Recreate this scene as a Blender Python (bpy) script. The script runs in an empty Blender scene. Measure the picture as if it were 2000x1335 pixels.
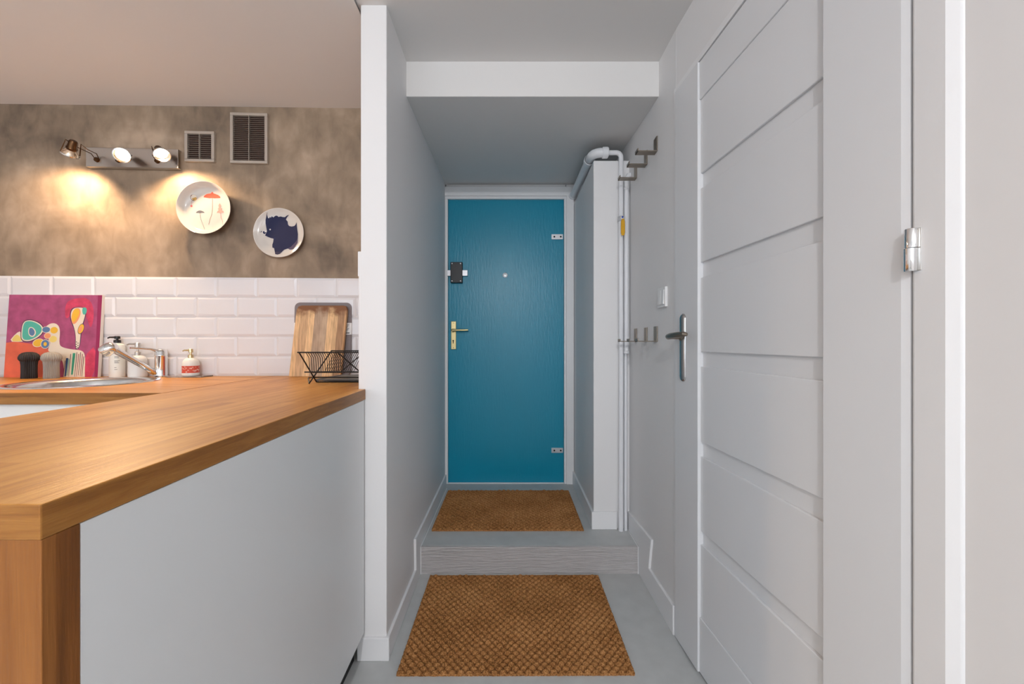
import bpy, bmesh, math, random
from mathutils import Vector, Matrix
random.seed(7)
C = bpy.context.scene.collection
SC = bpy.context.scene
# ---------------------------------------------------------------- camera
F = 780.0; H = 1.12
cam = bpy.data.cameras.new('camera'); co = bpy.data.objects.new('camera', cam); C.objects.link(co)
co.location = (0, 0, H); co.rotation_euler = (math.pi/2, 0, 0)
cam.sensor_width = 36; cam.lens = F/2000*36; cam.clip_start = 0.02
SC.camera = co
# ---------------------------------------------------------------- world, daylight, exposure
w = bpy.data.worlds.new('world'); SC.world = w; w.use_nodes = True
w.node_tree.nodes['Background'].inputs[0].default_value = (0.75, 0.86, 1.0, 1)
w.node_tree.nodes['Background'].inputs[1].default_value = 1.2
SC.view_settings.view_transform = 'Standard'; SC.view_settings.look = 'None'
SC.view_settings.exposure = 0.0; SC.view_settings.gamma = 1.0
def area(name, loc, rot, sx, sy, power, col, shape='RECTANGLE'):
    l = bpy.data.lights.new(name, 'AREA'); l.shape = shape; l.size = sx; l.size_y = sy
    l.energy = power; l.color = col
    o = bpy.data.objects.new(name, l); C.objects.link(o); o.location = loc; o.rotation_euler = rot
    return o
# daylight entering the two window openings of the rear wall (behind the camera)
area('daylight_window_left', (-1.9, -2.63, 1.45), (math.pi/2, 0, 0), 1.3, 1.3, 12, (0.84, 0.92, 1.0))
area('daylight_window_right', (-0.1, -2.63, 1.45), (math.pi/2, 0, 0), 1.3, 1.3, 12, (0.84, 0.92, 1.0))
# ceiling lamp of the living room, just behind the camera
pl = bpy.data.lights.new('ceiling_lamp_light', 'POINT'); pl.energy = 80; pl.color = (0.99, 0.985, 1.0); pl.shadow_soft_size = 0.028
plo = bpy.data.objects.new('ceiling_lamp_light', pl); C.objects.link(plo); plo.location = (-0.15, -1.65, 2.17)
WARM = (1.0, 0.66, 0.38)

# ---------------------------------------------------------------- materials
MATS = {}
def S(c):  # sRGB 0-255 to linear
    return tuple((v/255/12.92 if v/255 <= 0.04045 else ((v/255+0.055)/1.055)**2.4) for v in c) + (1,)
def mat(name, col, rough=0.5, metal=0.0, bump=0.0, bscale=40.0, spec=0.5, trans=0.0, emis=0.0, coat=0.0, var=0.0, stretch=(1, 1, 1), ior=1.45):
    m = bpy.data.materials.new(name); m.use_nodes = True; nt = m.node_tree; N = nt.nodes; L = nt.links
    b = N['Principled BSDF']; b.inputs['Base Color'].default_value = col
    b.inputs['Roughness'].default_value = rough; b.inputs['Metallic'].default_value = metal
    b.inputs['Specular IOR Level'].default_value = spec; b.inputs['Transmission Weight'].default_value = trans
    b.inputs['Coat Weight'].default_value = coat; b.inputs['IOR'].default_value = ior
    if emis:
        b.inputs['Emission Color'].default_value = col; b.inputs['Emission Strength'].default_value = emis
    if bump or var:
        tc = N.new('ShaderNodeTexCoord'); mp = N.new('ShaderNodeMapping'); mp.inputs['Scale'].default_value = stretch
        L.new(tc.outputs['Object'], mp.inputs[0])
        n = N.new('ShaderNodeTexNoise'); n.inputs['Scale'].default_value = bscale; n.inputs['Detail'].default_value = 5
        L.new(mp.outputs[0], n.inputs['Vector'])
        if bump:
            bp = N.new('ShaderNodeBump'); bp.inputs['Strength'].default_value = 1.0; bp.inputs['Distance'].default_value = bump
            L.new(n.outputs['Fac'], bp.inputs['Height']); L.new(bp.outputs[0], b.inputs['Normal'])
        if var:
            r = N.new('ShaderNodeValToRGB')
            r.color_ramp.elements[0].position = 0.3; r.color_ramp.elements[1].position = 0.7
            r.color_ramp.elements[0].color = tuple(c*(1-var) for c in col[:3]) + (1,)
            r.color_ramp.elements[1].color = tuple(min(1, c*(1+var)) for c in col[:3]) + (1,)
            L.new(n.outputs['Fac'], r.inputs[0]); L.new(r.outputs[0], b.inputs['Base Color'])
    MATS[name] = m
    return m
def wood(name, axes, c1, c2, c3, stave=0.042, length=0.55, rough=0.38, gs=1.0):
    """stave-glued wood; axes = (coordinate along the staves, coordinate across them)"""
    m = bpy.data.materials.new(name); m.use_nodes = True; nt = m.node_tree; N = nt.nodes; L = nt.links
    b = N['Principled BSDF']; b.inputs['Roughness'].default_value = rough; b.inputs['Specular IOR Level'].default_value = 0.35
    tc = N.new('ShaderNodeTexCoord'); sp = N.new('ShaderNodeSeparateXYZ'); cb = N.new('ShaderNodeCombineXYZ')
    L.new(tc.outputs['Object'], sp.inputs[0])
    L.new(sp.outputs[axes[0]], cb.inputs[0])
    if len(axes) == 3:
        ad = N.new('ShaderNodeMath'); ad.operation = 'ADD'
        L.new(sp.outputs[axes[1]], ad.inputs[0]); L.new(sp.outputs[axes[2]], ad.inputs[1]); L.new(ad.outputs[0], cb.inputs[1])
    else:
        L.new(sp.outputs[axes[1]], cb.inputs[1])
    br = N.new('ShaderNodeTexBrick'); L.new(cb.outputs[0], br.inputs['Vector'])
    br.inputs['Scale'].default_value = 1; br.inputs['Brick Width'].default_value = length; br.inputs['Row Height'].default_value = stave
    br.inputs['Mortar Size'].default_value = 0.0; br.offset = 0.37; br.inputs['Bias'].default_value = 0.0
    br.inputs['Color1'].default_value = (0, 0, 0, 1); br.inputs['Color2'].default_value = (1, 1, 1, 1)
    # long grain
    mp = N.new('ShaderNodeMapping')
    sc = [1.0, 1.0, 1.0]; 
    k = {'X': 0, 'Y': 1, 'Z': 2}
    for i in range(3): sc[i] = 34*gs
    sc[k[axes[0]]] = 2.2*gs
    mp.inputs['Scale'].default_value = sc; L.new(tc.outputs['Object'], mp.inputs[0])
    n = N.new('ShaderNodeTexNoise'); n.inputs['Scale'].default_value = 1.6; n.inputs['Detail'].default_value = 6; n.inputs['Distortion'].default_value = 1.1
    L.new(mp.outputs[0], n.inputs['Vector'])
    n2 = N.new('ShaderNodeTexNoise'); n2.inputs['Scale'].default_value = 9; n2.inputs['Detail'].default_value = 8; L.new(mp.outputs[0], n2.inputs['Vector'])
    mx = N.new('ShaderNodeMath'); mx.operation = 'MULTIPLY_ADD'; L.new(br.outputs['Color'], mx.inputs[0]); mx.inputs[1].default_value = 0.27
    m2 = N.new('ShaderNodeMath'); m2.operation = 'MULTIPLY'; L.new(n.outputs['Fac'], m2.inputs[0]); m2.inputs[1].default_value = 0.86
    m3 = N.new('ShaderNodeMath'); m3.operation = 'MULTIPLY_ADD'; L.new(n2.outputs['Fac'], m3.inputs[0]); m3.inputs[1].default_value = 0.22; L.new(m2.outputs[0], m3.inputs[2])
    L.new(m3.outputs[0], mx.inputs[2])
    r = N.new('ShaderNodeValToRGB'); e = r.color_ramp.elements
    e[0].position = 0.28; e[0].color = c1; e[1].position = 0.95; e[1].color = c3
    x = e.new(0.6); x.color = c2
    L.new(mx.outputs[0], r.inputs[0]); L.new(r.outputs[0], b.inputs['Base Color'])
    bp = N.new('ShaderNodeBump'); bp.inputs['Distance'].default_value = 0.0004; L.new(n2.outputs['Fac'], bp.inputs['Height']); L.new(bp.outputs[0], b.inputs['Normal'])
    return m
def concrete():
    m = bpy.data.materials.new('troweled_plaster'); m.use_nodes = True; nt = m.node_tree; N = nt.nodes; L = nt.links
    b = N['Principled BSDF']; b.inputs['Roughness'].default_value = 0.62; b.inputs['Specular IOR Level'].default_value = 0.3
    tc = N.new('ShaderNodeTexCoord')
    def noise(scale, det, dist, vec=(1, 1, 1), rot=(0, 0, 0)):
        mp = N.new('ShaderNodeMapping'); mp.inputs['Scale'].default_value = vec; mp.inputs['Rotation'].default_value = rot
        L.new(tc.outputs['Object'], mp.inputs[0])
        n = N.new('ShaderNodeTexNoise'); n.inputs['Scale'].default_value = scale; n.inputs['Detail'].default_value = det; n.inputs['Distortion'].default_value = dist
        L.new(mp.outputs[0], n.inputs['Vector']); return n.outputs['Fac']
    a = noise(1.9, 6, 0.8, (0.8, 1, 1.2)); c = noise(4.0, 8, 0.6, (0.9, 1, 1), (0, 0.5, 0)); d = noise(11, 9, 0.5, (1.6, 1, 0.8), (0, -0.6, 0)); 
    def madd(x, k, y=None):
        q = N.new('ShaderNodeMath'); q.operation = 'MULTIPLY_ADD'; L.new(x, q.inputs[0]); q.inputs[1].default_value = k
        if y is None: q.inputs[2].default_value = 0
        else: L.new(y, q.inputs[2])
        return q.outputs[0]
    v = madd(a, 0.42, madd(c, 0.36, madd(d, 0.22)))
    r = N.new('ShaderNodeValToRGB'); e = r.color_ramp.elements
    e[0].position = 0.37; e[0].color = S((110, 97, 84)); e[1].position = 0.64; e[1].color = S((192, 171, 149))
    x = e.new(0.5); x.color = S((153, 135, 115))
    L.new(v, r.inputs[0]); L.new(r.outputs[0], b.inputs['Base Color'])
    bp = N.new('ShaderNodeBump'); bp.inputs['Distance'].default_value = 0.002; L.new(v, bp.inputs['Height']); L.new(bp.outputs[0], b.inputs['Normal'])
    return m
M_wall = mat('white_wall_paint', S((232, 231, 231)), 0.55, bump=0.0006, bscale=25)
M_ceil = mat('white_ceiling_paint', S((226, 224, 222)), 0.8, bump=0.0008, bscale=12)
M_trim = mat('white_gloss_paint', S((236, 236, 237)), 0.35)
M_door = mat('white_door_lacquer', S((224, 225, 227)), 0.38, spec=0.4)
M_floor = mat('grey_floor_paint', S((192, 194, 193)), 0.42, bump=0.0008, bscale=16, var=0.05)
M_riser = mat('grey_painted_board', S((188, 184, 183)), 0.45, bump=0.007, bscale=9, stretch=(1.8, 1, 24), var=0.07)
M_plaster = concrete()
M_tile = mat('white_glazed_tile', S((226, 226, 230)), 0.12, spec=0.6, bump=0.0005, bscale=9)
M_grout = mat('pale_grout', S((214, 210, 206)), 0.8)
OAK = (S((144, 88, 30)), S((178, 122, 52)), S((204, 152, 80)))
EDGE = (S((104, 62, 22)), S((142, 92, 38)), S((172, 120, 58)))  # vertical worktop faces: darker end grain, with some shade painted into the tones
M_oakY = wood('oiled_oak_along_bar', ('Y', 'X'), *OAK)
M_oakX = wood('oiled_oak_along_wall', ('X', 'Y'), *OAK)
M_edgeY = wood('oiled_oak_shaded_cut_edge_along_bar', ('Y', 'Z'), *EDGE, 0.02, 3.0, gs=1.6)
M_edgeX = wood('oiled_oak_shaded_cut_edge_along_wall', ('X', 'Z'), *EDGE, 0.02, 3.0, gs=1.6)
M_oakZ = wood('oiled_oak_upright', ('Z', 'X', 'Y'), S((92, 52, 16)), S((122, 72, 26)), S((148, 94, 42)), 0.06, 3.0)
M_white = mat('white_panel', S((222, 224, 225)), 0.32)
M_front = mat('white_cabinet_front', S((232, 232, 230)), 0.3)
M_black = mat('shadow_black_plinth', (0.01, 0.01, 0.01, 1), 0.6)  # shadow of the toe space put into the plinth colour
M_blue = mat('teal_door_paint', S((0, 140, 170)), 0.33, bump=0.0011, bscale=30, stretch=(3, 1, 0.5), spec=0.5)
M_chrome = mat('polished_chrome', (0.78, 0.78, 0.78, 1), 0.08, 1.0)
M_steel = mat('brushed_steel', (0.62, 0.6, 0.57, 1), 0.28, 1.0)
M_nickel = mat('satin_nickel', S((150, 140, 128)), 0.38, 1.0)
M_sink = mat('stainless_sink', (0.66, 0.66, 0.66, 1), 0.18, 1.0)
M_brass = mat('pale_brass', S((226, 204, 150)), 0.3, 1.0)
M_blackp = mat('black_plastic', (0.012, 0.012, 0.014, 1), 0.35)
M_wire = mat('black_coated_wire', (0.01, 0.01, 0.011, 1), 0.4)
M_zinc = mat('zinc_plate', S((205, 205, 208)), 0.35, 0.6)
M_hole = mat('dark_hole', (0.004, 0.004, 0.004, 1), 0.9)
M_plastic = mat('white_plastic', S((236, 236, 236)), 0.35)
M_pipe = mat('white_pipe_paint', S((232, 233, 236)), 0.3)
M_yellow = mat('yellow_sleeve', S((214, 160, 20)), 0.5)
M_bluep = mat('blue_mark', S((40, 70, 160)), 0.5)
M_ventf = mat('aluminium_vent_frame', S((188, 180, 170)), 0.4, 0.4)
M_porc = mat('glazed_porcelain', S((208, 204, 198)), 0.12, coat=0.4)
M_graymill = mat('grey_mill_lacquer', S((150, 150, 146)), 0.6)
M_blackmill = mat('black_mill_lacquer', S((42, 40, 42)), 0.6)
M_frost = mat('opaque_white_bottle', S((226, 230, 228)), 0.35)
M_ceramic = mat('white_ceramic', S((220, 224, 228)), 0.2)
M_glass = mat('clear_glass', (0.95, 0.95, 0.95, 1), 0.05, trans=0.9)
M_gold = mat('champagne_metal', S((222, 205, 165)), 0.25, 1.0)
M_ink = mat('grey_ink', S((120, 122, 124)), 0.6)
M_red = mat('coral_print', S((206, 84, 64)), 0.5)
M_pinkw = mat('pale_print', S((240, 214, 204)), 0.5)
M_graybd = mat('grey_plastic_board', S((128, 120, 122)), 0.5)
M_tray = mat('dark_grey_tray', S((120, 120, 120)), 0.45)
M_canvas = mat('canvas_edge', S((225, 220, 218)), 0.8)
M_bulb = mat('lit_bulb_face', (1.0, 0.80, 0.55, 1), 0.3, emis=14)
M_bulbd = mat('lit_bulb_rim', (1.0, 0.80, 0.55, 1), 0.3, emis=5)
M_refl = mat('dichroic_reflector', (0.95, 0.78, 0.6, 1), 0.22, 1.0)
M_dark_metal = mat('bronzed_metal', S((92, 66, 44)), 0.3, 1.0)
M_lampglow = mat('lamp_diffuser', (1.0, 0.96, 0.9, 1), 0.5, emis=2.5)

# ---------------------------------------------------------------- mesh helpers
def box(bm, x0, x1, y0, y1, z0, z1, mi=0):
    v = [bm.verts.new((x, y, z)) for x in (x0, x1) for y in (y0, y1) for z in (z0, z1)]
    for f in ((0, 1, 3, 2), (4, 6, 7, 5), (0, 4, 5, 1), (2, 3, 7, 6), (0, 2, 6, 4), (1, 5, 7, 3)):
        q = bm.faces.new([v[i] for i in f]); q.material_index = mi
    return v
def prism(bm, pts, a, b, axis='Z', mi=0):
    """closed polygon extruded from a to b along an axis (Z: pts are xy, Y: xz, X: yz)"""
    def P(p, t):
        return {'Z': (p[0], p[1], t), 'Y': (p[0], t, p[1]), 'X': (t, p[0], p[1])}[axis]
    lo = [bm.verts.new(P(p, a)) for p in pts]; hi = [bm.verts.new(P(p, b)) for p in pts]
    n = len(pts)
    fs = [bm.faces.new(lo), bm.faces.new(hi[::-1])]
    for i in range(n):
        fs.append(bm.faces.new((lo[i], hi[i], hi[(i+1) % n], lo[(i+1) % n])))
    for f in fs: f.material_index = mi
    return lo + hi
def frame_of(d):
    d = d.normalized(); u = Vector((0, 0, 1)) if abs(d.z) < 0.9 else Vector((1, 0, 0))
    a = d.cross(u).normalized(); return a, d.cross(a).normalized()
def tube(bm, pts, r, seg=10, closed=False, mi=0):
    pts = [Vector(p) for p in pts]; n = len(pts)
    rs = r if isinstance(r, (list, tuple)) else [r]*n
    rings = []; a = None
    for i, p in enumerate(pts):
        if closed: d = pts[(i+1) % n] - pts[i-1]
        else: d = pts[min(i+1, n-1)] - pts[max(i-1, 0)]
        d.normalize()
        if a is None: a, b = frame_of(d)
        else:
            a = (a - d*a.dot(d)).normalized(); b = d.cross(a)
        rings.append([bm.verts.new(p + (a*math.cos(t)+b*math.sin(t))*rs[i]) for t in [2*math.pi*k/seg for k in range(seg)]])
    m = n if closed else n-1
    for i in range(m):
        A, B = rings[i], rings[(i+1) % n]
        for k in range(seg):
            f = bm.faces.new((A[k], A[(k+1) % seg], B[(k+1) % seg], B[k])); f.material_index = mi
    if not closed:
        bm.faces.new(rings[0][::-1]).material_index = mi; bm.faces.new(rings[-1]).material_index = mi
def lathe(bm, prof, c=(0, 0, 0), seg=32, rot=None, ribs=0, ribamp=0.0, mi=0):
    """prof: list of (r, z); ends with r=0 are closed to a point"""
    c = Vector(c); rings = []
    def T(v):
        v = Vector(v)
        if rot is not None: v = rot @ v
        return c + v
    for r, z in prof:
        if r < 1e-6: rings.append([bm.verts.new(T((0, 0, z)))])
        else:
            ring = []
            for k in range(seg):
                t = 2*math.pi*k/seg; rr = r*(1 + (ribamp*math.cos(ribs*t) if ribs else 0))
                ring.append(bm.verts.new(T((rr*math.cos(t), rr*math.sin(t), z))))
            rings.append(ring)
    for A, B in zip(rings, rings[1:]):
        for k in range(seg):
            k2 = (k+1) % seg
            if len(A) == 1 and len(B) == 1: break
            if len(A) == 1: f = bm.faces.new((A[0], B[k2], B[k]))
            elif len(B) == 1: f = bm.faces.new((A[k], A[k2], B[0]))
            else: f = bm.faces.new((A[k], A[k2], B[k2], B[k]))
            f.material_index = mi
    return rings
def aim(d):
    """rotation taking +Z to d"""
    return Vector((0, 0, 1)).rotation_difference(Vector(d).normalized()).to_matrix()
def obj(name, bm, mats, parent=None, bevel=0.0, seg=2, smooth=35, loc=None, recalc=True):
    if recalc: bmesh.ops.recalc_face_normals(bm, faces=bm.faces)
    me = bpy.data.meshes.new(name); bm.to_mesh(me); bm.free()
    for m in (mats if isinstance(mats, (list, tuple)) else [mats]): me.materials.append(m)
    if smooth:
        me.shade_smooth(); me.set_sharp_from_angle(angle=math.radians(smooth))
    o = bpy.data.objects.new(name, me); C.objects.link(o)
    if parent: 
        o.parent = parent; o.location = -Vector(parent.location) if parent.get('_abs') else (0, 0, 0)
    if loc: o.location = loc
    if bevel:
        b = o.modifiers.new('bevel', 'BEVEL'); b.width = bevel; b.segments = seg; b.limit_method = 'ANGLE'; b.angle_limit = math.radians(35)
        b.harden_normals = False
    return o
def tag(o, label, cat, group=None):
    o['label'] = label; o['category'] = cat
    if group: o['group'] = group
    return o
def struct(o, label=None, cat=None):
    o['kind'] = 'structure'
    if label: o['label'] = label
    if cat: o['category'] = cat
    return o
def thing(name, label, cat, loc, group=None, rotz=0.0, parented_abs=True):
    """Empty at the thing's base; children meshes are written in world coordinates when parented_abs"""
    o = bpy.data.objects.new(name, None); C.objects.link(o); o.location = loc; o.rotation_euler = (0, 0, rotz)
    o.empty_display_size = 0.05
    if parented_abs: o['_abs'] = 1
    return tag(o, label, cat, group)
BM = bmesh.new

# places measured in the room: kitchen wall runs very slightly askew
def yk(x): return 2.018 + 0.046*x
KA = math.atan(0.046)
def kw(u, v, off=0.0):
    """point on the kitchen wall plane (off = distance in front of it)"""
    t = (u-1000)/F; y = (2.018-off)/(1-0.046*t); return Vector((t*y, y, H-(v-667.5)/F*y))
ZT = 0.954   # worktop top
ZB = 0.917   # worktop underside
CEIL = 2.31

# ================================================================= ROOM SHELL
b = BM(); box(b, -3.1, 0.95, -2.75, 2.15, -0.12, 0.0)
struct(obj('floor', b, M_floor, smooth=0), 'pale grey painted floor in front of the step', 'floor')
YS = 1.93; ZP = 0.131
b = BM(); box(b, -0.47, 0.66, YS+0.012, 2.9, 0.0, ZP)
plat = struct(obj('floor_platform', b, M_floor, bevel=0.003, smooth=0), 'raised grey painted floor in front of the blue door', 'step')
b = BM(); box(b, -0.4405, 0.6095, YS, YS+0.014, 0.0, 0.106); box(b, -0.4405, 0.6095, YS-0.002, YS+0.014, 0.1075, ZP-0.0005)
obj('step_riser', b, M_riser, plat, bevel=0.0015, smooth=0)
# caulk beads at both ends of the step
b = BM()
for x in (-0.4405, 0.6095):
    tube(b, [(x, YS-0.001, 0.0), (x, YS-0.001, ZP), (x, YS+0.05, ZP), (x, 2.7, ZP)], 0.0022, 6)
obj('caulk_bead', b, M_trim, plat)

# kitchen wall
def kitchen_strip(z0, z1, x0, x1, t=0.12):
    b = BM(); prism(b, [(x0, yk(x0)), (x1, yk(x1)), (x1, yk(x1)+t), (x0, yk(x0)+t)], z0, z1); return b
kwall = struct(obj('wall_kitchen', kitchen_strip(0, 2.36, -3.1, -0.54), M_plaster, smooth=0), 'grey brown troweled plaster wall above white tiles', 'wall')
# bevelled metro tiles: built in the wall's own frame, s along the wall
def tiles():
    b = BM(); P = 0.1903; R = 0.0962; g = 0.0016; bv = 0.011; th = 0.007
    ca, sa = math.cos(KA), math.sin(KA)
    def W(s, d, z):
        x = s*ca + d*sa; y = 2.018 + s*sa - d*ca; return (x, y, z)
    s_ref = kw(580.4, 560)[0]/ca
    smin, smax = -3.05, -0.549
    for row in range(5):
        z0 = ZT + 0.0005 + row*R; z1 = z0 + R
        off = 0 if row % 2 == 0 else 0.5
        j = int((smin - s_ref)/P) - 1
        while s_ref + (j+off)*P < smax:
            a = s_ref + (j+off)*P; e = a + P; j += 1
            if e < smin: continue
            cut = e > smax; e2 = min(e, smax)
            A, E = a+g/2, e2-(0 if cut else g/2); Z0, Z1 = z0+g/2, z1-g/2
            jj = [random.uniform(-0.0006, 0.0006) for _ in range(4)]
            iA, iE = A+bv, (E-bv if not cut else E)
            if iE <= iA: iA = A + (E-A)*0.9; 
            outer = [b.verts.new(W(x, 0.003, z)) for x, z in ((A, Z0), (E, Z0), (E, Z1), (A, Z1))]
            inner = [b.verts.new(W(x, th+q, z)) for (x, z), q in zip(((iA, Z0+bv), (iE, Z0+bv), (iE, Z1-bv), (iA, Z1-bv)), jj)]
            b.faces.new(inner)
            for i in range(4):
                b.faces.new((outer[i], outer[(i+1) % 4], inner[(i+1) % 4], inner[i]))
    n = len(b.faces)
    v = [b.verts.new(W(s, 0.003, z)) for s, z in ((smin, ZT), (smax, ZT), (smax, ZT+5*R), (smin, ZT+5*R))]
    f = b.faces.new(v); f.material_index = 1
    v2 = [b.verts.new(W(s, 0.0, z)) for s, z in ((smin, ZT+5*R), (smax, ZT+5*R))]
    f = b.faces.new((v[3], v[2], v2[1], v2[0])); f.material_index = 1
    return b
ti = obj('tiled_backsplash', tiles(), [M_tile, M_grout], kwall, smooth=0)
ti['label'] = 'white bevelled brick tiles in five staggered courses'
# kitchen ceiling slopes down a touch towards the plaster wall; the rest is level
b = BM(); box(b, -0.545, 0.95, -2.75, 1.74, CEIL, CEIL+0.1)
def zc(x, y):
    q = max(0.0, (y-0.3)/(yk(x)-0.3)); return CEIL - (0.027 + 0.0145*(-0.54-x))*q*q
ysc = [-2.75, -1.2, 0.0, 0.3] + [0.3+0.1*k for k in range(1, 20)]; xsc = [-3.1, -2.4, -1.7, -1.1, -0.545]
gr = [[b.verts.new((x, min(y, yk(x)+0.05), zc(x, min(y, yk(x)+0.05)))) for x in xsc] for y in ysc]
for A, B in zip(gr, gr[1:]):
    for k in range(4):
        if (A[k].co-B[k].co).length > 1e-5 and (A[k+1].co-B[k+1].co).length > 1e-5: b.faces.new((A[k], A[k+1], B[k+1], B[k]))
for x0_, x1_, y0_, y1_ in ((-3.1, -0.545, -2.75, 2.1),): box(b, x0_, x1_, y0_, y1_, CEIL+0.004, CEIL+0.1)
struct(obj('ceiling', b, M_ceil, smooth=30), 'white painted ceiling over the kitchen and hall', 'ceiling')
# lowered hall ceiling: front beam face and sloping soffit behind it
b = BM(); prism(b, [(1.696, 2.162), (2.86, 2.225), (2.86, 2.42), (1.696, 2.42)], -0.50, 0.68, 'X')
struct(obj('ceiling_beam', b, M_ceil, bevel=0.003, smooth=0), 'lowered white bulkhead over the passage to the blue door', 'ceiling')

# partition between kitchen and hall
b = BM()
prism(b, [(-0.5355, 1.4125), (-0.4437, 1.4125), (-0.4675, 2.86), (-0.56, 2.86), (-0.5355, 2.0)], 0, 2.40)
part = struct(obj('wall_partition', b, M_wall, bevel=0.003, smooth=0), 'white partition wall end between kitchen and hall', 'wall')
b = BM(); box(b, -0.5465, -0.53, 1.4128, 1.98, 1.352, 1.441); box(b, -0.5435, -0.53, 1.4128, 1.98, 0.0, 1.356)
obj('plaster_build_up', b, M_wall, part, bevel=0.003, smooth=0)
# end wall with the blue door in it
b = BM(); ZD = 2.116
YE = 2.80
box(b, -0.62, -0.462, YE, YE+0.15, 0, 2.42); box(b, 0.375, 0.75, YE, YE+0.15, 0, 2.42); box(b, -0.47, 0.38, YE, YE+0.15, ZD+0.02, 2.42)
box(b, -0.5, 0.4, YE+0.09, YE+0.15, 0, ZD+0.05)
struct(obj('wall_end', b, M_wall, smooth=0), 'white wall around the blue entrance door', 'wall')
# right-hand wall: three runs with an opening for the near door
def xr(y): return 0.6345 - 0.0068*y
b = BM()
prism(b, [(0.6245, 1.520), (0.6185, 2.86), (0.85, 2.86), (0.85, 1.520)], 0, 2.42)
prism(b, [(0.672, 0.615), (0.6245, 1.520), (0.85, 1.520), (0.85, 0.615)], 2.085, 2.42)
prism(b, [(0.675, -2.75), (0.675, 0.596), (0.72, 0.612), (0.72, 0.645), (0.85, 0.645), (0.85, -2.75)], 0, 2.42)
box(b, 0.85, 0.9, 0.5, 1.7, 0, 2.42)  # unseen slab added behind the door opening to keep outside light out
struct(obj('wall_right', b, M_wall, smooth=0, bevel=0.002), 'white wall on the right beside the panelled door', 'wall')
b = BM(); box(b, -3.22, -3.08, -2.75, 2.1, 0, 2.42)
struct(obj('wall_left', b, M_wall, smooth=0), 'white wall at the far left of the kitchen', 'wall')
# rear wall (behind the camera) with two window openings
b = BM(); Y0, Y1 = -2.75, -2.60
xs = [(-3.2, -2.6), (-1.2, -0.8), (0.6, 0.85)]
for a, c in xs: box(b, a, c, Y0, Y1, 0, 2.42)
for a, c in ((-2.6, -1.2), (-0.8, 0.6)):
    box(b, a, c, Y0, Y1, 0, 0.75); box(b, a, c, Y0, Y1, 2.15, 2.42)
struct(obj('wall_rear', b, M_wall, smooth=0), 'white window wall behind the viewer', 'wall')
for i, (a, c) in enumerate(((-2.6, -1.2), (-0.8, 0.6))):
    b = BM()
    for x0, x1, z0, z1 in ((a, a+.05, .75, 2.15), (c-.05, c, .75, 2.15), (a, c, .75, .8), (a, c, 2.1, 2.15), ((a+c)/2-.03, (a+c)/2+.03, .75, 2.15)):
        box(b, x0, x1, -2.70, -2.66, z0, z1)
    struct(obj('window_%d' % (i+1), b, M_trim, smooth=0), 'white framed window behind the viewer', 'window')

# boxed shaft in the right corner of the hall
b = BM(); box(b, 0.4325, 0.64, 2.118, 2.81, ZP, 2.082)
struct(obj('wall_shaft', b, M_wall, bevel=0.004, smooth=0), 'boxed white shaft beside the blue door', 'wall')

# baseboards (profiles with the rise over the step)
def baseb(name, outline, x0, x1, lab):
    b = BM(); prism(b, outline, x0, x1, 'X')
    return struct(obj(name, b, M_trim, bevel=0.004, smooth=0), lab, 'baseboard')
bl = BM()
prof = [(1.402, 0.0), (1.402, 0.081), (1.842, 0.070), (1.834, 0.215), (2.79, 0.198), (2.79, 0.131), (1.935, 0.131), (1.932, 0.0)]
def skewprism(bm, prof, xf, t):
    lo = [bm.verts.new((xf(y), y, z)) for y, z in prof]; hi = [bm.verts.new((xf(y)+t, y, z)) for y, z in prof]
    n = len(prof); bm.faces.new(lo); bm.faces.new(hi[::-1])
    for i in range(n): bm.faces.new((lo[i], hi[i], hi[(i+1) % n], lo[(i+1) % n]))
def xl(y): return -0.4437 - (y-1.4125)*0.01644
skewprism(bl, prof, lambda y: xl(y)-0.002, 0.0125)
bb = struct(obj('baseboard_left', bl, M_trim, bevel=0.003, smooth=0), 'white baseboard stepping up along the left hall wall', 'baseboard')
b = BM(); box(b, -0.5445, -0.4315, 1.4005, 1.4135, 0, 0.081); struct(obj('baseboard_partition', b, M_trim, bevel=0.003, smooth=0), 'white baseboard on the end of the partition wall', 'baseboard')
bl = BM()
prof = [(1.525, 0.0), (1.525, 0.112), (1.795, 0.103), (1.762, 0.247), (2.118, 0.224), (2.118, 0.131), (1.935, 0.131), (1.932, 0.0)]
skewprism(bl, prof, lambda y: 0.6245-(y-1.52)*0.0045+0.002, -0.0125)
struct(obj('baseboard_right', bl, M_trim, bevel=0.003, smooth=0), 'white baseboard stepping up along the right hall wall', 'baseboard')
b = BM(); prism(b, [(0.4205, 2.106), (0.555, 2.106), (0.555, 2.119), (0.433, 2.119), (0.433, 2.78), (0.4205, 2.78)], ZP, 0.224)
struct(obj('baseboard_shaft', b, M_trim, bevel=0.003, smooth=0), 'white baseboard around the boxed shaft', 'baseboard')

# ================================================================= BLUE ENTRANCE DOOR
KD = YE/F
def fd(u, v, y=YE): return ((u-1000)/F*y, H-(v-667.5)/F*y)
x0, z1 = fd(875.5, 390); x1, z0 = fd(1101, 943)
d1 = BM(); box(d1, x0, x1, YE+0.002, YE+0.045, ZP+0.004, z1)
door1 = struct(obj('door_1', d1, M_blue, bevel=0.001, smooth=0), 'teal blue entrance door at the end of the hall', 'door')
b = BM()
ox0, ox1, oz = -0.462, 0.435, z1+0.088
box(b, x0-0.02, x0-0.001, YE-0.016, YE+0.03, ZP, z1+0.001)                       # left jamb lip
box(b, x1+0.001, x1+0.016, YE-0.016, YE+0.03, ZP, z1+0.001)
box(b, x0-0.02, x1+0.016, YE-0.016, YE+0.03, z1+0.001, z1+0.02)
box(b, x1+0.016, x1+0.068, YE-0.024, YE+0.0, ZP, z1+0.0198)                       # right casing
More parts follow.
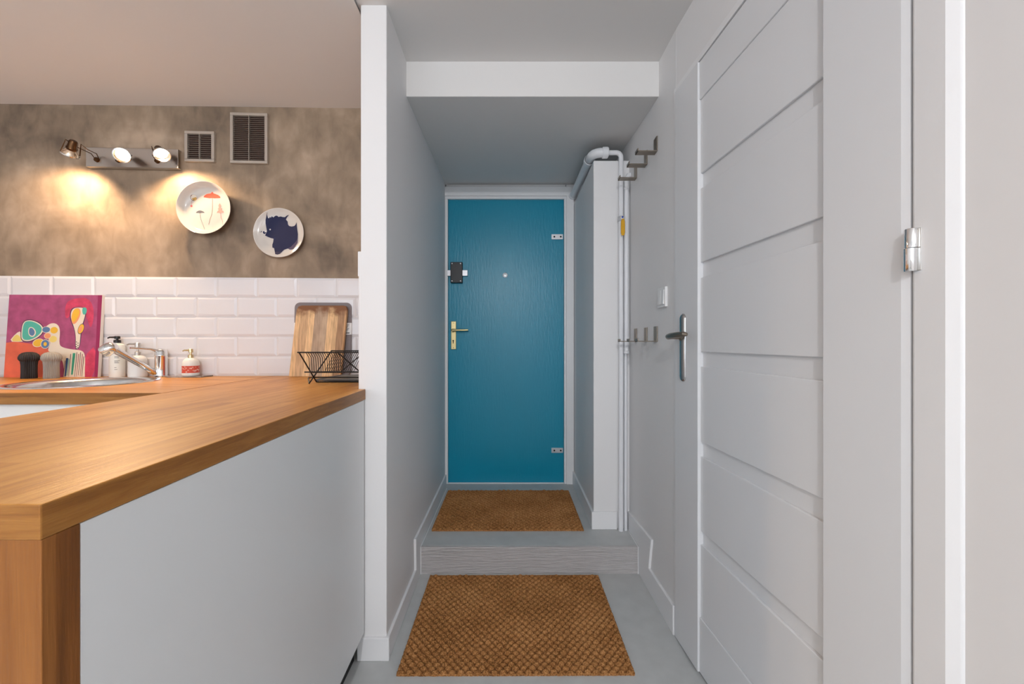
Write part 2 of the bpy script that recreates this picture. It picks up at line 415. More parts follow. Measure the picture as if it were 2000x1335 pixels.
box(b, x0-0.021, x1+0.068, YE-0.024, YE+0.0, z1+0.02, oz-0.004)                  # head casing
obj('door_frame', b, M_trim, door1, bevel=0.002, smooth=0)
b = BM(); box(b, x0-0.01, x1+0.01, YE-0.012, YE+0.001, ZP, ZP+0.006); obj('threshold_strip', b, M_trim, door1, bevel=0.001, smooth=0)
# surface bolt
def dbox(bm, u0, u1, v0, v1, ya, yb, mi=0):
    X0, Z1 = fd(u0, v0); X1, Z0 = fd(u1, v1); box(bm, X0, X1, ya, yb, Z0, Z1, mi)
b = BM(); dbox(b, 881, 904, 513, 553, YE-0.030, YE+0.002)
lk = obj('bolt_lock', b, M_blackp, door1, bevel=0.003, smooth=0); lk['label'] = 'black surface bolt lock'
b = BM(); dbox(b, 873.5, 914, 528, 539.5, YE-0.02, YE-0.012); obj('bolt_bar', b, M_zinc, lk, bevel=0.002, smooth=0)
b = BM()
for u, v in ((884, 516), (900.5, 516), (884, 549.5), (900.5, 549.5)):
    X, Z = fd(u, v); lathe(b, [(0.004, 0), (0.004, 0.002), (0, 0.003)], (X, YE-0.030, Z), 12, aim((0, -1, 0)))
obj('screw', b, M_zinc, lk)
# peephole
X, Z = fd(986.5, 537)
b = BM(); lathe(b, [(0.018, 0), (0.018, 0.004), (0.014, 0.008), (0.008, 0.009), (0.006, 0.006), (0, 0.005)], (X, YE+0.003, Z), 28, aim((0, -1, 0)))
ph = obj('peephole', b, mat('peephole_ring', S((235, 238, 240)), 0.25, 0.3), door1)
b = BM(); lathe(b, [(0.0055, 0.0062), (0.0, 0.0075)], (X, YE+0.003, Z), 16, aim((0, -1, 0))); obj('lens', b, M_chrome, ph)
# brass lever handle
b = BM(); dbox(b, 881, 891, 627, 682, YE-0.006, YE+0.002)
hp = obj('door_handle', b, M_brass, door1, bevel=0.003, smooth=0); hp['label'] = 'pale brass lever handle on a long backplate'
X, Z = fd(885.5, 645)
b = BM(); lathe(b, [(0.0125, 0), (0.0125, 0.012), (0.009, 0.014), (0.009, 0.045)], (X, YE-0.005, Z), 18, aim((0, -1, 0)))
tube(b, [(X, YE-0.045, Z), (X+0.03, YE-0.048, Z+0.001), (X+0.07, YE-0.048, Z+0.001), (X+0.108, YE-0.046, Z+0.002)], [0.010, 0.008, 0.007, 0.0065], 12)
obj('lever', b, M_brass, hp)
b = BM(); X, Z = fd(885.5, 665); lathe(b, [(0.0055, 0), (0.0055, 0.0008), (0, 0.0008)], (X, YE-0.0062, Z), 14, aim((0, -1, 0)))
box(b, X-0.0028, X+0.0028, YE-0.007, YE-0.006, Z-0.019, Z); obj('keyhole', b, M_hole, hp, smooth=0)
b = BM()
for v in (630.5, 678.5):
    X, Z = fd(886, v); lathe(b, [(0.0025, 0), (0.0025, 0.001), (0, 0.0015)], (X, YE-0.006, Z), 10, aim((0, -1, 0)))
obj('screw', b, M_hole, hp)
for (v0, v1) in ((457.5, 467.5), (874, 883.5)):
    b = BM(); dbox(b, 1077, 1099.5, v0, v1, YE-0.006, YE+0.003)
    hz = obj('keeper_plate', b, M_zinc, door1, bevel=0.001, smooth=0)
    b = BM()
    for u in (1082.5, 1095):
        X, Z = fd(u, (v0+v1)/2); lathe(b, [(0.0062, 0), (0.0062, 0.001), (0, 0.001)], (X, YE-0.0065, Z), 12, aim((0, -1, 0)))
    obj('screw_hole', b, M_hole, hz)

# ================================================================= WHITE PANELLED DOOR (right, near)
# leaf frame: origin at the hinge edge, running away from the camera, face towards -X
LM = 0.0577; LX0 = 0.7025
def lx(y): return LX0 - LM*y
LA = math.atan(LM)
hy, ey = 0.668, 1.508
door2 = bpy.data.objects.new('door_2', None); C.objects.link(door2); door2.location = (lx(hy), hy, 0.0)
door2.rotation_euler = (0, 0, LA); struct(door2, 'white panelled door on the right with horizontal grooves', 'door')
# local coords: x = depth into wall (+), y along the leaf, z up
Lf = (ey-hy)/math.cos(LA)
def at_u(u):   # distance along leaf for an image column
    t = (u-1000)/F; y = LX0/(t+LM); return (y-hy)/math.cos(LA)
a0, a1 = at_u(1607), at_u(1362.5)
zb, zt = 0.010, 2.062
def leaf():
    b = BM(); T = 0.04
    prism(b, [(0.0035, 0.0), (0.0, 0.013), (0.0, a0), (T, a0), (T, 0.0)], zb, zt); box(b, 0.0, T, a1, Lf, zb, zt)       # stiles
    box(b, 0.019, T, a0, a1, zb, zt)                                       # grooves' ground
    def slab(z0, z1, top, bot, d):
        c = 0.0035
        v = [(0.019, z0), (d+c*0.2, z0), (d, z0+c*0.6), (d, z1-c*0.6), (d+c*0.2, z1), (0.019, z1)]
        prism(b, [(x, z) for x, z in v], a0+0.0005, a1-0.0005, 'Y')
    slab(zb, 0.195, 1, 0, 0.0065); slab(1.934, zt, 0, 1, 0.0065)
    z = 0.195
    tops = [0.439, 0.7355, 1.037, 1.336, 1.636, 1.934]
    bots = [0.195, 0.485, 0.784, 1.087, 1.388, 1.687]
    slab(0.1955, 0.439, 1, 1, 0.0105)
    for q in range(1, 5): slab(bots[q], tops[q], 1, 1, 0.0105)
    slab(1.687, 1.934, 1, 1, 0.0105)
    return b
# the panel field: [bottom rail][slab .195-.439][band][slab .485-.7355] ... [slab 1.687-1.934][top rail]
lf = obj('door_leaf', leaf(), M_door, door2, smooth=0, bevel=0.0012)
# hinge
def hinge(parent, z0, z1):
    b = BM()
    zm = (z0+z1)/2+0.003
    lathe(b, [(0, z0), (0.0085, z0), (0.009, z0+0.001), (0.009, zm-0.0006), (0.0085, zm-0.0004), (0, zm-0.0004)], (-0.006, -0.008, 0), 24)
    lathe(b, [(0, zm+0.0004), (0.0085, zm+0.0004), (0.009, zm+0.001), (0.009, z1-0.001), (0.0085, z1), (0, z1)], (-0.0045, -0.008, 0), 24)
    return obj('hinge', b, M_chrome, parent)
Y = 0.66
for zc in (0.215, H-(488.5-667.5)/F*Y, 1.88):
    h_ = hinge(door2, zc-0.035, zc+0.035)
    b = BM(); box(b, -0.0015, 0.003, -0.020, -0.008, zc-0.035, zc+0.035); obj('hinge_plate', b, M_steel, h_, bevel=0.001, smooth=0)
# jamb and casing around the door opening
b = BM()
yn = 0.612
prism(b, [(0.6745, 0.5935), (0.664, yn), (0.6645, 0.6655), (0.70, 0.6655), (0.70, 0.70), (0.78, 0.70), (0.78, 0.5935)], 0, 2.42)
box(b, 0.66, 0.78, 1.5155, 1.545, 0, 2.09)
box(b, 0.60, 0.60, 0, 0, 0, 0) if False else None
obj_frame = BM()
prism(obj_frame, [(0.6235, 1.511), (0.6205, 1.532), (0.66, 1.532), (0.66, 1.511)], 0, 2.085)
prism(obj_frame, [(0.6635, 0.668), (0.6215, 1.514), (0.70, 1.514), (0.70, 0.668)], 2.066, 2.088)
fr = struct(obj('door_frame', b, M_trim, bevel=0.006, seg=4, smooth=14))
fr.name = 'trim_1'; struct(fr, 'white door casing at the hinge side of the panelled door', 'trim')
struct(obj('trim_2', obj_frame, M_trim, bevel=0.001, smooth=0), 'thin white rebate around the panelled door', 'trim')
# lever handle of the white door
ah = at_u(1334.5)
b = BM()
n = 20; zc0, zc1 = 0.976+0.021, 1.223-0.021
def stad(r):
    return [(ah+r*math.cos(t), zc1+r*math.sin(t)) for t in [math.pi*k/n for k in range(n+1)]] + [(ah+r*math.cos(t), zc0+r*math.sin(t)) for t in [math.pi+math.pi*k/n for k in range(n+1)]]
rings = []
for r_, x in ((0.0205, 0.001), (0.0205, -0.002), (0.0195, -0.0045), (0.0165, -0.0072), (0.012, -0.0092), (0.006, -0.0105), (0.001, -0.0108)):
    rings.append([b.verts.new((x, y, z)) for y, z in stad(r_)])
for A, B in zip(rings, rings[1:]):
    for k in range(len(A)): b.faces.new((A[k], A[(k+1) % len(A)], B[(k+1) % len(A)], B[k]))
b.faces.new(rings[0]); b.faces.new(rings[-1])
hd = obj('door_handle', b, mat('satin_chrome', (0.5, 0.5, 0.5, 1), 0.22, 1.0), door2, smooth=60); hd['label'] = 'polished chrome lever handle on a long rounded backplate'
b = BM(); zl = 1.139
lathe(b, [(0.0145, 0.006), (0.0145, 0.012), (0.0095, 0.015), (0.0085, 0.05)], (0, ah, zl), 20, aim((-1, 0, 0)))
tube(b, [(-0.048, ah+0.008, zl-0.002), (-0.056, ah-0.002, zl), (-0.060, ah-0.03, zl+0.002), (-0.060, ah-0.075, zl+0.005), (-0.056, ah-0.118, zl+0.007), (-0.05, ah-0.126, zl+0.006)], [0.007, 0.0105, 0.0115, 0.0105, 0.0085, 0.005], 16)
obj('lever', b, M_nickel, hd)

# ================================================================= PENINSULA
# solid worktop, its edges run slightly towards the left with distance
ped = [(-0.482, 0.408), (-0.5176, 1.4115), (-0.5475, 1.4115), (-0.5475, yk(-0.5475)-0.001), (-1.1620, yk(-1.162)-0.001), (-1.1365, 1.300), (-1.0985, 0.408)]
b = BM(); prism(b, ped, ZB, ZT)
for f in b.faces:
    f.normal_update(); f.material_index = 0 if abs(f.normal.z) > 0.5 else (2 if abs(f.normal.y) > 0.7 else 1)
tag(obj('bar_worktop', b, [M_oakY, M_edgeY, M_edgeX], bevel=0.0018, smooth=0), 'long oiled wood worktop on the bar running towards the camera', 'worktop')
pc = thing('bar_cabinet', 'white sided bar unit with a wooden end panel under the long worktop', 'cabinet', (-0.8, 0.9, 0))
def pxr(y, off=0.0): return -0.482 - (y-0.408)*0.03546 - off
b = BM(); prism(b, [(pxr(0.4085, .0005), 0.4095), (pxr(0.448, .0005), 0.448), (-1.0985, 0.448), (-1.0965, 0.4095)], 0, ZB)
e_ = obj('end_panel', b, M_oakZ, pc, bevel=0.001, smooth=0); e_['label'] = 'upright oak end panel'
b = BM(); prism(b, [(pxr(0.4485, .001), 0.4485), (pxr(1.4005, .001), 1.400), (pxr(1.4005, .019), 1.400), (pxr(0.4485, .019), 0.4485)], 0.103, ZB-0.0005)
obj('side_panel', b, M_white, pc, bevel=0.001, smooth=0)
b = BM(); prism(b, [(-0.535, 0.449), (-0.556, 1.405), (-1.06, 1.405), (-1.05, 0.449)], 0.0, 0.102)
obj('plinth', b, M_black, pc, smooth=0)
b = BM(); prism(b, [(-0.504, 0.449), (-0.548, 1.400), (-1.11, 1.300), (-1.085, 0.449)], 0.104, ZB-0.001)
obj('carcass', b, M_front, pc, smooth=0)

# ================================================================= BACK WORKTOP WITH SINK
SX, SY, SR = -1.742, 1.628, 0.208
def back_top():
    b = BM()
    outer = [(-3.06, 1.30), (-1.1402, 1.30), (-1.1658, yk(-1.164)-0.001), (-3.06, yk(-3.06)-0.001)]
    n = 64; hole = [(SX+SR*math.cos(2*math.pi*k/n), SY+SR*math.sin(2*math.pi*k/n)) for k in range(n)]
    for z in (ZT, ZB):
        vo = [b.verts.new((x, y, z)) for x, y in outer]; vh = [b.verts.new((x, y, z)) for x, y in hole]
        es = [b.edges.new((vo[i], vo[(i+1) % 4])) for i in range(4)] + [b.edges.new((vh[i], vh[(i+1) % n])) for i in range(n)]
        bmesh.ops.triangle_fill(b, use_beauty=True, use_dissolve=False, edges=es)
        if z == ZT: To, Th = vo, vh
        else:
            for i in range(4): b.faces.new((To[i], To[(i+1) % 4], vo[(i+1) % 4], vo[i]))
            for i in range(n): b.faces.new((Th[i], Th[(i+1) % n], vh[(i+1) % n], vh[i]))
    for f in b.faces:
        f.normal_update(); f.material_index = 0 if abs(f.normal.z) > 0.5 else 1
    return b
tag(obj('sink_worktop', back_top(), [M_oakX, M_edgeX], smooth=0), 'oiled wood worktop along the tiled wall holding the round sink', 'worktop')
bc = thing('base_cabinet', 'white fronted base unit under the worktop with the sink', 'cabinet', (-2.1, 1.6, 0))
b = BM()
box(b, -3.05, -3.03, 1.345, 1.86, 0.1, ZB-0.001); box(b, -1.16, -1.142, 1.345, 1.90, 0.1, ZB-0.001); box(b, -3.05, -1.142, 1.345, 1.86, 0.1, 0.118)
box(b, -3.05, -1.142, 1.345, 1.365, ZB-0.06, ZB-0.001)
obj('carcass', b, M_front, bc, smooth=0)
b = BM(); box(b, -3.05, -1.16, 1.39, 1.405, 0, 0.1); obj('plinth', b, M_black, bc, smooth=0)
xsd = [-3.04, -2.41, -1.78, -1.15]
for i in range(3):
    b = BM(); box(b, xsd[i]+0.0015, xsd[i+1]-0.0015, 1.325, 1.3435, 0.102, ZB-0.004)
    obj('door', b, M_front, bc, bevel=0.0015, smooth=0)
# sink
sk = thing('kitchen_sink', 'round stainless steel sink set in the wooden worktop', 'sink', (SX, SY, ZT))
b = BM()
lathe(b, [(0.234, -0.0005), (0.233, 0.0025), (0.226, 0.0035), (0.212, 0.0028), (0.200, -0.001), (0.194, -0.012), (0.186, -0.07), (0.170, -0.125), (0.14, -0.15), (0.10, -0.157), (0.045, -0.16),
          (0.045, -0.162), (0.10, -0.1595), (0.142, -0.1525), (0.173, -0.127), (0.189, -0.07), (0.197, -0.012), (0.202, -0.004), (0.212, -0.0008), (0.234, -0.0005)], (SX, SY, ZT+0.001), 72)
obj('bowl', b, M_sink, sk, smooth=60)
b = BM(); lathe(b, [(0.047, -0.158), (0.044, -0.156), (0.036, -0.159), (0.03, -0.163), (0, -0.163)], (SX, SY, ZT+0.001), 36); obj('drain', b, M_chrome, sk)
b = BM()
for k in range(6):
    t = math.radians(62 - k*7.0)
    r_ = 0.1925; z = ZT-0.017
    p = Vector((SX+r_*math.cos(t), SY+r_*math.sin(t), z)); tn = Vector((-math.sin(t), math.cos(t), 0)); nn = Vector((-math.cos(t), -math.sin(t), 0))
    vs = [b.verts.new(p + tn*(0.005*s) + Vector((0, 0, q*0.006)) + nn*e) for e in (0, 0.0016) for s, q in ((-1, -1), (1, -1), (1, 1), (-1, 1))]
    b.faces.new(vs[4:]); b.faces.new(vs[:4][::-1])
    for i in range(4): b.faces.new((vs[i], vs[(i+1) % 4], vs[4+(i+1) % 4], vs[4+i]))
obj('overflow_slots', b, M_hole, sk, smooth=0)

# faucet
FX, FY = -1.672, 1.903
fc = thing('kitchen_faucet', 'chrome single lever mixer tap behind the round sink', 'faucet', (FX, FY, ZT))
b = BM()
lathe(b, [(0, 0), (0.030, 0), (0.030, 0.004), (0.0255, 0.007), (0.0245, 0.012), (0.0245, 0.098), (0.0255, 0.100), (0.0255, 0.104), (0.0245, 0.106), (0.024, 0.118), (0.020, 0.128), (0.011, 0.134), (0, 0.1355)], (FX, FY, ZT), 40)
obj('body', b, M_chrome, fc)
hx, hy_, hz_ = -1.738, 1.735, 1.094
sp0 = Vector((FX-0.012, FY-0.02, ZT+0.022)); sp1 = Vector((hx, hy_, hz_))
b = BM(); dd = (sp1-sp0)
tube(b, [sp0, sp0+dd*0.08, sp0+dd*0.12, sp0+dd*0.5, sp0+dd*0.86, sp0+dd*0.95], [0.013, 0.0135, 0.0125, 0.0135, 0.0155, 0.015], 20)
obj('spout', b, M_chrome, fc)
b = BM()
hv = Vector((-0.75, -0.25, -0.62)).normalized()
lathe(b, [(0, -0.024), (0.012, -0.0225), (0.021, -0.015), (0.0255, -0.003), (0.0265, 0.010), (0.0255, 0.026), (0.023, 0.031), (0.0195, 0.0325), (0.0185, 0.0285), (0, 0.027)], sp1 + Vector((-0.002, -0.004, 0.0)), 32, aim(hv))
obj('spray_head', b, M_chrome, fc)
b = BM()
tube(b, [(FX-0.008, FY-0.006, ZT+0.122), (FX-0.022, FY-0.03, ZT+0.133), (FX-0.042, FY-0.062, ZT+0.137), (FX-0.060, FY-0.092, ZT+0.139)], [0.009, 0.0055, 0.0042, 0.0048], 14)
obj('lever', b, M_chrome, fc)

# ---------------------------------------------------------------- bottles
def pump(bm, c, z, s=1.0, d=(-1, -0.25, 0), neck=0.011, head=0.010, hgt=0.03, noz=0.035, wide=False):
    """collar, stem, cap and spout of a soap pump"""
    lathe(bm, [(0, 0), (neck, 0), (neck, 0.012*s), (neck*0.75, 0.014*s), (0.0045, 0.0145*s), (0.0045, hgt*0.62), (head, hgt*0.64), (head, hgt), (head*0.8, hgt+0.002), (0, hgt+0.0025)], (c[0], c[1], z), 24)
    d = Vector(d).normalized(); p = Vector((c[0], c[1], z+hgt-0.004))
    tube(bm, [p, p+d*noz*0.8, p+d*noz+Vector((0, 0, -0.004))], [0.0048, 0.0038, 0.003], 10)
# A: tall white bottle, black pump
ax, ay = -1.872, 1.894
t = thing('soap_bottle', 'tall white soap bottle with black pump and grey print', 'bottle', (ax, ay, ZT), 'pump bottles by the sink')
b = BM(); lathe(b, [(0, 0), (0.027, 0), (0.0285, 0.002), (0.0285, 0.142), (0.026, 0.152), (0.018, 0.158), (0.012, 0.160), (0.012, 0.162), (0, 0.162)], (ax, ay, ZT), 40); obj('body', b, M_frost, t)
b = BM(); pump(b, (ax, ay), ZT+0.162, 1, (-1, -0.15, 0), 0.0135, 0.011, 0.030, 0.040); obj('pump', b, M_blackp, t)
b = BM()
rr = 0.0289; ang0 = math.atan2(-ay, -ax)
for z, w_ in ((0.097, 0.55), (0.091, 0.42), (0.077, 0.5), (0.072, 0.36), (0.067, 0.44), (0.045, 0.2), (0.036, 0.28)):
    z += ZT; n = 8
    A = [b.verts.new((ax+rr*math.cos(ang0-0.35+w_*k/n*1.3), ay+rr*math.sin(ang0-0.35+w_*k/n*1.3), z)) for k in range(n+1)]
    B = [b.verts.new((ax+rr*math.cos(ang0-0.35+w_*k/n*1.3), ay+rr*math.sin(ang0-0.35+w_*k/n*1.3), z+0.0022)) for k in range(n+1)]
    for k in range(n): b.faces.new((A[k], A[k+1], B[k+1], B[k]))
obj('print', b, M_ink, t)
# B: short ceramic dispenser, chrome pump
bx_, by_ = -1.774, 1.893
t = thing('soap_bottle', 'squat white ceramic soap dispenser with chrome pump', 'bottle', (bx_, by_, ZT), 'pump bottles by the sink')
b = BM(); lathe(b, [(0, 0), (0.033, 0), (0.0352, 0.003), (0.0352, 0.07), (0.034, 0.084), (0.029, 0.095), (0.019, 0.101), (0.012, 0.103), (0, 0.103)], (bx_, by_, ZT), 44); obj('body', b, M_ceramic, t)
b = BM(); pump(b, (bx_, by_), ZT+0.103, 1.3, (-1, -0.3, 0), 0.0115, 0.0115, 0.058, 0.042); obj('pump', b, M_steel, t)
# C: rounded bottle on small tray
cx_, cy_ = -1.524, 1.895
b = BM(); prism(b, [(cx_-0.085, 1.852), (cx_+0.078, 1.856), (cx_+0.078, 1.934), (cx_-0.085, 1.930)], ZT+0.0002, ZT+0.007)
tag(obj('soap_tray', b, M_glass, bevel=0.002, smooth=0), 'small clear glass tray under the patterned soap bottle', 'tray')
t = thing('soap_bottle', 'rounded soap bottle with coral red band and champagne pump on glass tray', 'bottle', (cx_, cy_, ZT+0.007), 'pump bottles by the sink')
b = BM()
pr = [(0, 0), (0.031, 0), (0.0335, 0.003), (0.0335, 0.016), (0.0335, 0.046), (0.033, 0.058), (0.0295, 0.071), (0.021, 0.081), (0.013, 0.084), (0, 0.084)]
lathe(b, pr, (cx_, cy_, ZT+0.007), 44); obj('body', b, M_frost, t)
b = BM()
rr = 0.0338; n = 40
A = [[b.verts.new((cx_+rr*math.cos(2*math.pi*k/n), cy_+rr*math.sin(2*math.pi*k/n), ZT+0.007+z)) for k in range(n)] for z in (0.014, 0.047)]
for k in range(n): b.faces.new((A[0][k], A[0][(k+1) % n], A[1][(k+1) % n], A[1][k]))
ang0 = math.atan2(-cy_, -cx_); rr = 0.0341
rs = random.Random(3)
for k in range(34):      # pale floral scribble over the band
    th = ang0 + rs.uniform(-1.3, 1.3); zz = ZT+0.007+rs.uniform(0.018, 0.043); r0 = rs.uniform(0.0015, 0.004)
    n2 = 8
    vv = [(th + r0*math.cos(2*math.pi*j/n2)/rr, zz + r0*0.6*math.sin(2*math.pi*j/n2)) for j in range(n2)]
    vi = [(th + r0*0.5*math.cos(2*math.pi*j/n2)/rr, zz + r0*0.25*math.sin(2*math.pi*j/n2)) for j in range(n2)]
    O = [b.verts.new((cx_+rr*math.cos(q), cy_+rr*math.sin(q), z)) for q, z in vv]; I = [b.verts.new((cx_+rr*math.cos(q), cy_+rr*math.sin(q), z)) for q, z in vi]
    for j in range(n2):
        f = b.faces.new((O[j], O[(j+1) % n2], I[(j+1) % n2], I[j])); f.material_index = 1
obj('label_band', b, [M_red, M_pinkw], t)
b = BM(); pump(b, (cx_, cy_), ZT+0.091, 1.1, (-1, -0.2, 0), 0.0115, 0.0095, 0.040, 0.034); obj('pump', b, M_gold, t)

# ---------------------------------------------------------------- salt and pepper mills
for x, m, lab in ((-2.203, M_blackmill, 'black mushroom headed pepper mill in front of the painting'), (-2.101, M_graymill, 'grey mushroom headed salt mill in front of the painting')):
    y = 1.822
    t = thing('spice_mill', lab, 'mill', (x, y, ZT), 'spice mills by the painting')
    b = BM(); lathe(b, [(0, 0), (0.0245, 0), (0.025, 0.001), (0.0242, 0.03), (0.0245, 0.06), (0.0262, 0.078), (0.0, 0.078)], (x, y, ZT), 108, ribs=27, ribamp=0.045); obj('body', b, m, t)
    b = BM(); lathe(b, [(0, 0.078), (0.026, 0.078), (0.0285, 0.081), (0.0325, 0.088), (0.0325, 0.097), (0.029, 0.108), (0.021, 0.1165), (0.010, 0.1205), (0, 0.121)], (x, y, ZT), 108, ribs=27, ribamp=0.040); obj('head', b, m, t)

# ---------------------------------------------------------------- painting on canvas
PW, PH, PT = 0.420, 0.390, 0.016
t = thing('canvas_painting', 'small abstract pink and orange canvas leaning on the tiles', 'painting', (-2.168, 1.878, ZT+0.0005), parented_abs=False)
t.rotation_euler = (-math.asin(0.022/PH), 0, KA)
b = BM(); box(b, -PW/2, PW/2, 0, PT, 0, PH); obj('canvas', b, M_canvas, t, bevel=0.001, smooth=0)
def pmat(n, rgb, **k): return mat(n, S(rgb), 0.55, **k)
PM = [pmat('paint_magenta', (168, 78, 120), var=0.22, bscale=22), pmat('paint_orange', (228, 108, 80), var=0.15, bscale=14), pmat('paint_teal', (86, 186, 168)), pmat('paint_cream', (238, 226, 206)),
      pmat('paint_yellow', (240, 190, 60)), pmat('paint_slate', (94, 128, 170)), pmat('paint_lemon', (236, 214, 120)), pmat('paint_hot_pink', (204, 66, 100), var=0.25, bscale=30),
      pmat('paint_green', (60, 160, 130)), pmat('paint_navy', (40, 80, 130)), pmat('paint_plum', (150, 40, 90)), pmat('paint_outline', (92, 60, 90)), pmat('paint_peach', (240, 160, 110)), pmat('paint_dark', (40, 36, 50))]
b = BM(); lay = [0]
def px_(p):   # crop pixel (0..1 across, 0..1 down) -> canvas
    return (-PW/2 + p[0]*PW, PH*(1-p[1]))
def poly(pts, mi, soft=0):
    lay[0] += 1; y = -0.0003 - lay[0]*0.00003
    if soft:
        for _ in range(soft):
            q = []
            for i in range(len(pts)):
                a, c = pts[i], pts[(i+1) % len(pts)]
                q += [(a[0]*.75+c[0]*.25, a[1]*.75+c[1]*.25), (a[0]*.25+c[0]*.75, a[1]*.25+c[1]*.75)]
            pts = q
    vs = [b.verts.new((px_(p)[0], y, px_(p)[1])) for p in pts]
    es = [b.edges.new((vs[i], vs[(i+1) % len(vs)])) for i in range(len(vs))]
    r = bmesh.ops.triangle_fill(b, use_beauty=True, edges=es)
    for f in r['geom']:
        if isinstance(f, bmesh.types.BMFace): f.material_index = mi
def ell(cx, cy, rx, ry, mi, rot=0, n=20, outline=None):
    def P(k, s): 
        t = 2*math.pi*k/n; x, y = rx*s*math.cos(t), ry*s*math.sin(t); return (cx+x*math.cos(rot)-y*math.sin(rot), cy+x*math.sin(rot)+y*math.cos(rot))
    if outline is not None: poly([P(k, 1.14) for k in range(n)], outline)
    poly([P(k, 1.0) for k in range(n)], mi)
poly([(0.0, 0.0), (1, 0), (1, 1), (0, 1)], 0)
poly([(0, .585), (.09, .57), (.3, .60), (.5, .68), (.57, .84), (.60, 1), (0, 1)], 1, 0)
poly([(.60, .10), (.70, .04), (.86, .03), (.93, .2), (.9, .45), (.83, .22), (.72, .14), (.62, .34)], 7, 2)
poly([(.84, .75), (.97, .6), (.97, 1), (.84, 1)], 7, 1)
poly([(.955, 0), (1, 0), (1, 1), (.965, 1)], 10)
# pale body and legs of the figure
poly([(.42, .46), (.40, .40), (.46, .345), (.53, .35), (.57, .42), (.565, .60), (.60, .64), (.70, .665), (.82, .675), (.855, .74), (.86, .95), (.64, .95), (.62, .80), (.52, .70), (.44, .69), (.48, .58)], 3, 2)
poly([(.636, .86), (.855, .80), (.862, .999), (.634, .999)], 3)
poly([(.69, .15), (.79, .145), (.845, .18), (.83, .30), (.80, .40), (.80, .55), (.785, .66), (.74, .66), (.735, .50), (.71, .40), (.665, .30), (.66, .20)], 11, 2)
poly([(.70, .158), (.79, .152), (.835, .18), (.82, .30), (.79, .40), (.79, .55), (.78, .655), (.745, .655), (.742, .50), (.715, .39), (.675, .29), (.672, .21)], 3, 2)
poly([(.70, .17), (.76, .155), (.785, .22), (.75, .33), (.70, .37), (.675, .28)], 12, 2)
poly([(.70, .18), (.75, .165), (.77, .22), (.735, .31), (.70, .34), (.68, .27)], 4, 2)
poly([(.79, .15), (.845, .155), (.84, .235), (.80, .245)], 2, 2)
ell(.792, .415, .028, .058, 4, .25, outline=11); ell(.785, .42, .017, .038, 12, .25)
for k in range(7):
    ell(.752+.018*(k % 2), .575+.014*k, .006, .006, 13, n=8)
# flowers
poly([(.03, .57), (.10, .47), (.15, .44), (.20, .56), (.16, .575)], 3, 1)
poly([(.05, .565), (.10, .48), (.14, .50), (.17, .555), (.15, .57)], 6, 1)
poly([(.16, .32), (.24, .295), (.34, .33), (.40, .40), (.395, .47), (.33, .54), (.24, .585), (.16, .565), (.145, .47)], 11, 2)
poly([(.165, .33), (.24, .305), (.335, .34), (.39, .40), (.385, .465), (.325, .53), (.24, .57), (.165, .555), (.155, .47)], 3, 2)
poly([(.175, .335), (.24, .315), (.325, .35), (.375, .40), (.37, .46), (.315, .52), (.24, .555), (.175, .545), (.165, .47)], 2, 2)
poly([(.24, .39), (.285, .40), (.32, .46), (.29, .52), (.24, .50), (.225, .44)], 3, 2)
poly([(.245, .40), (.28, .41), (.305, .46), (.285, .505), (.245, .49), (.235, .44)], 5, 2)
ell(.42, .425, .042, .034, 5, outline=3); ell(.505, .432, .040, .040, 4, outline=3)
ell(.50, .54, .042, .04, 6, outline=3); ell(.44, .50, .034, .032, 12, outline=3)
ell(.345, .585, .055, .044, 4, -.4, outline=3); ell(.42, .60, .043, .05, 5, outline=3); ell(.42, .60, .018, .024, 4)
# drips of the skirt
for x, mi, w_, a_, e_ in ((.665, 9, .012, .77, .99), (.735, 8, .014, .71, .97), (.70, 11, .003, .72, .99), (.765, 11, .003, .7, .99), (.785, 10, .003, .72, .99), (.805, 11, .003, .7, .98), (.825, 10, .003, .72, .99), (.842, 11, .003, .75, .99), (.645, 11, .003, .80, .99), (.685, 2, .004, .78, .98)):
    poly([(x-w_, a_), (x+w_, a_), (x+w_*.6-.01, e_), (x-w_*.6-.01, e_)], mi)
ar = obj('painted_image', b, PM, t, smooth=0, recalc=False)

# ---------------------------------------------------------------- cutting boards
gx0, gx1 = kw(573.5, 700, .02).x, kw(685.5, 700, .02).x
t = thing('plastic_board', 'grey plastic cutting board with paper sleeve, behind the wooden one', 'cutting board', ((gx0+gx1)/2, 1.952, ZT+0.0005), parented_abs=False)
t.rotation_euler = (-0.035, 0, KA)
gw = gx1-gx0; gh = 0.360
def rrect(w_, h_, r, n=8, bot=None):
    rb = r if bot is None else bot; o = []
    for cx, cz, s, q in ((w_/2-r, h_-r, 0, r), (-w_/2+r, h_-r, 1, r), (-w_/2+rb, rb, 2, rb), (w_/2-rb, rb, 3, rb)):
        for k in range(n+1):
            a = math.pi/2*(s+k/n); o.append((cx+q*math.cos(a), cz+q*math.sin(a)))
    return o
b = BM(); prism(b, rrect(gw, gh, 0.026), 0, 0.008, 'Y'); obj('board', b, M_graybd, t, bevel=0.0015)
b = BM(); box(b, -gw/2-0.0006, gw/2+0.0006, -0.0008, 0.0088, gh-0.158, gh-0.100)
for k in range(6): box(b, gw/2-0.028, gw/2-0.010-0.004*(k % 3), -0.0012, -0.0005, gh-0.112-0.006*k, gh-0.1105-0.006*k+0.0012, 1)
box(b, gw/2-0.028, gw/2-0.008, -0.0012, -0.0005, gh-0.153, gh-0.147, 1)
obj('paper_sleeve', b, [M_plastic, M_ink], t, smooth=0)
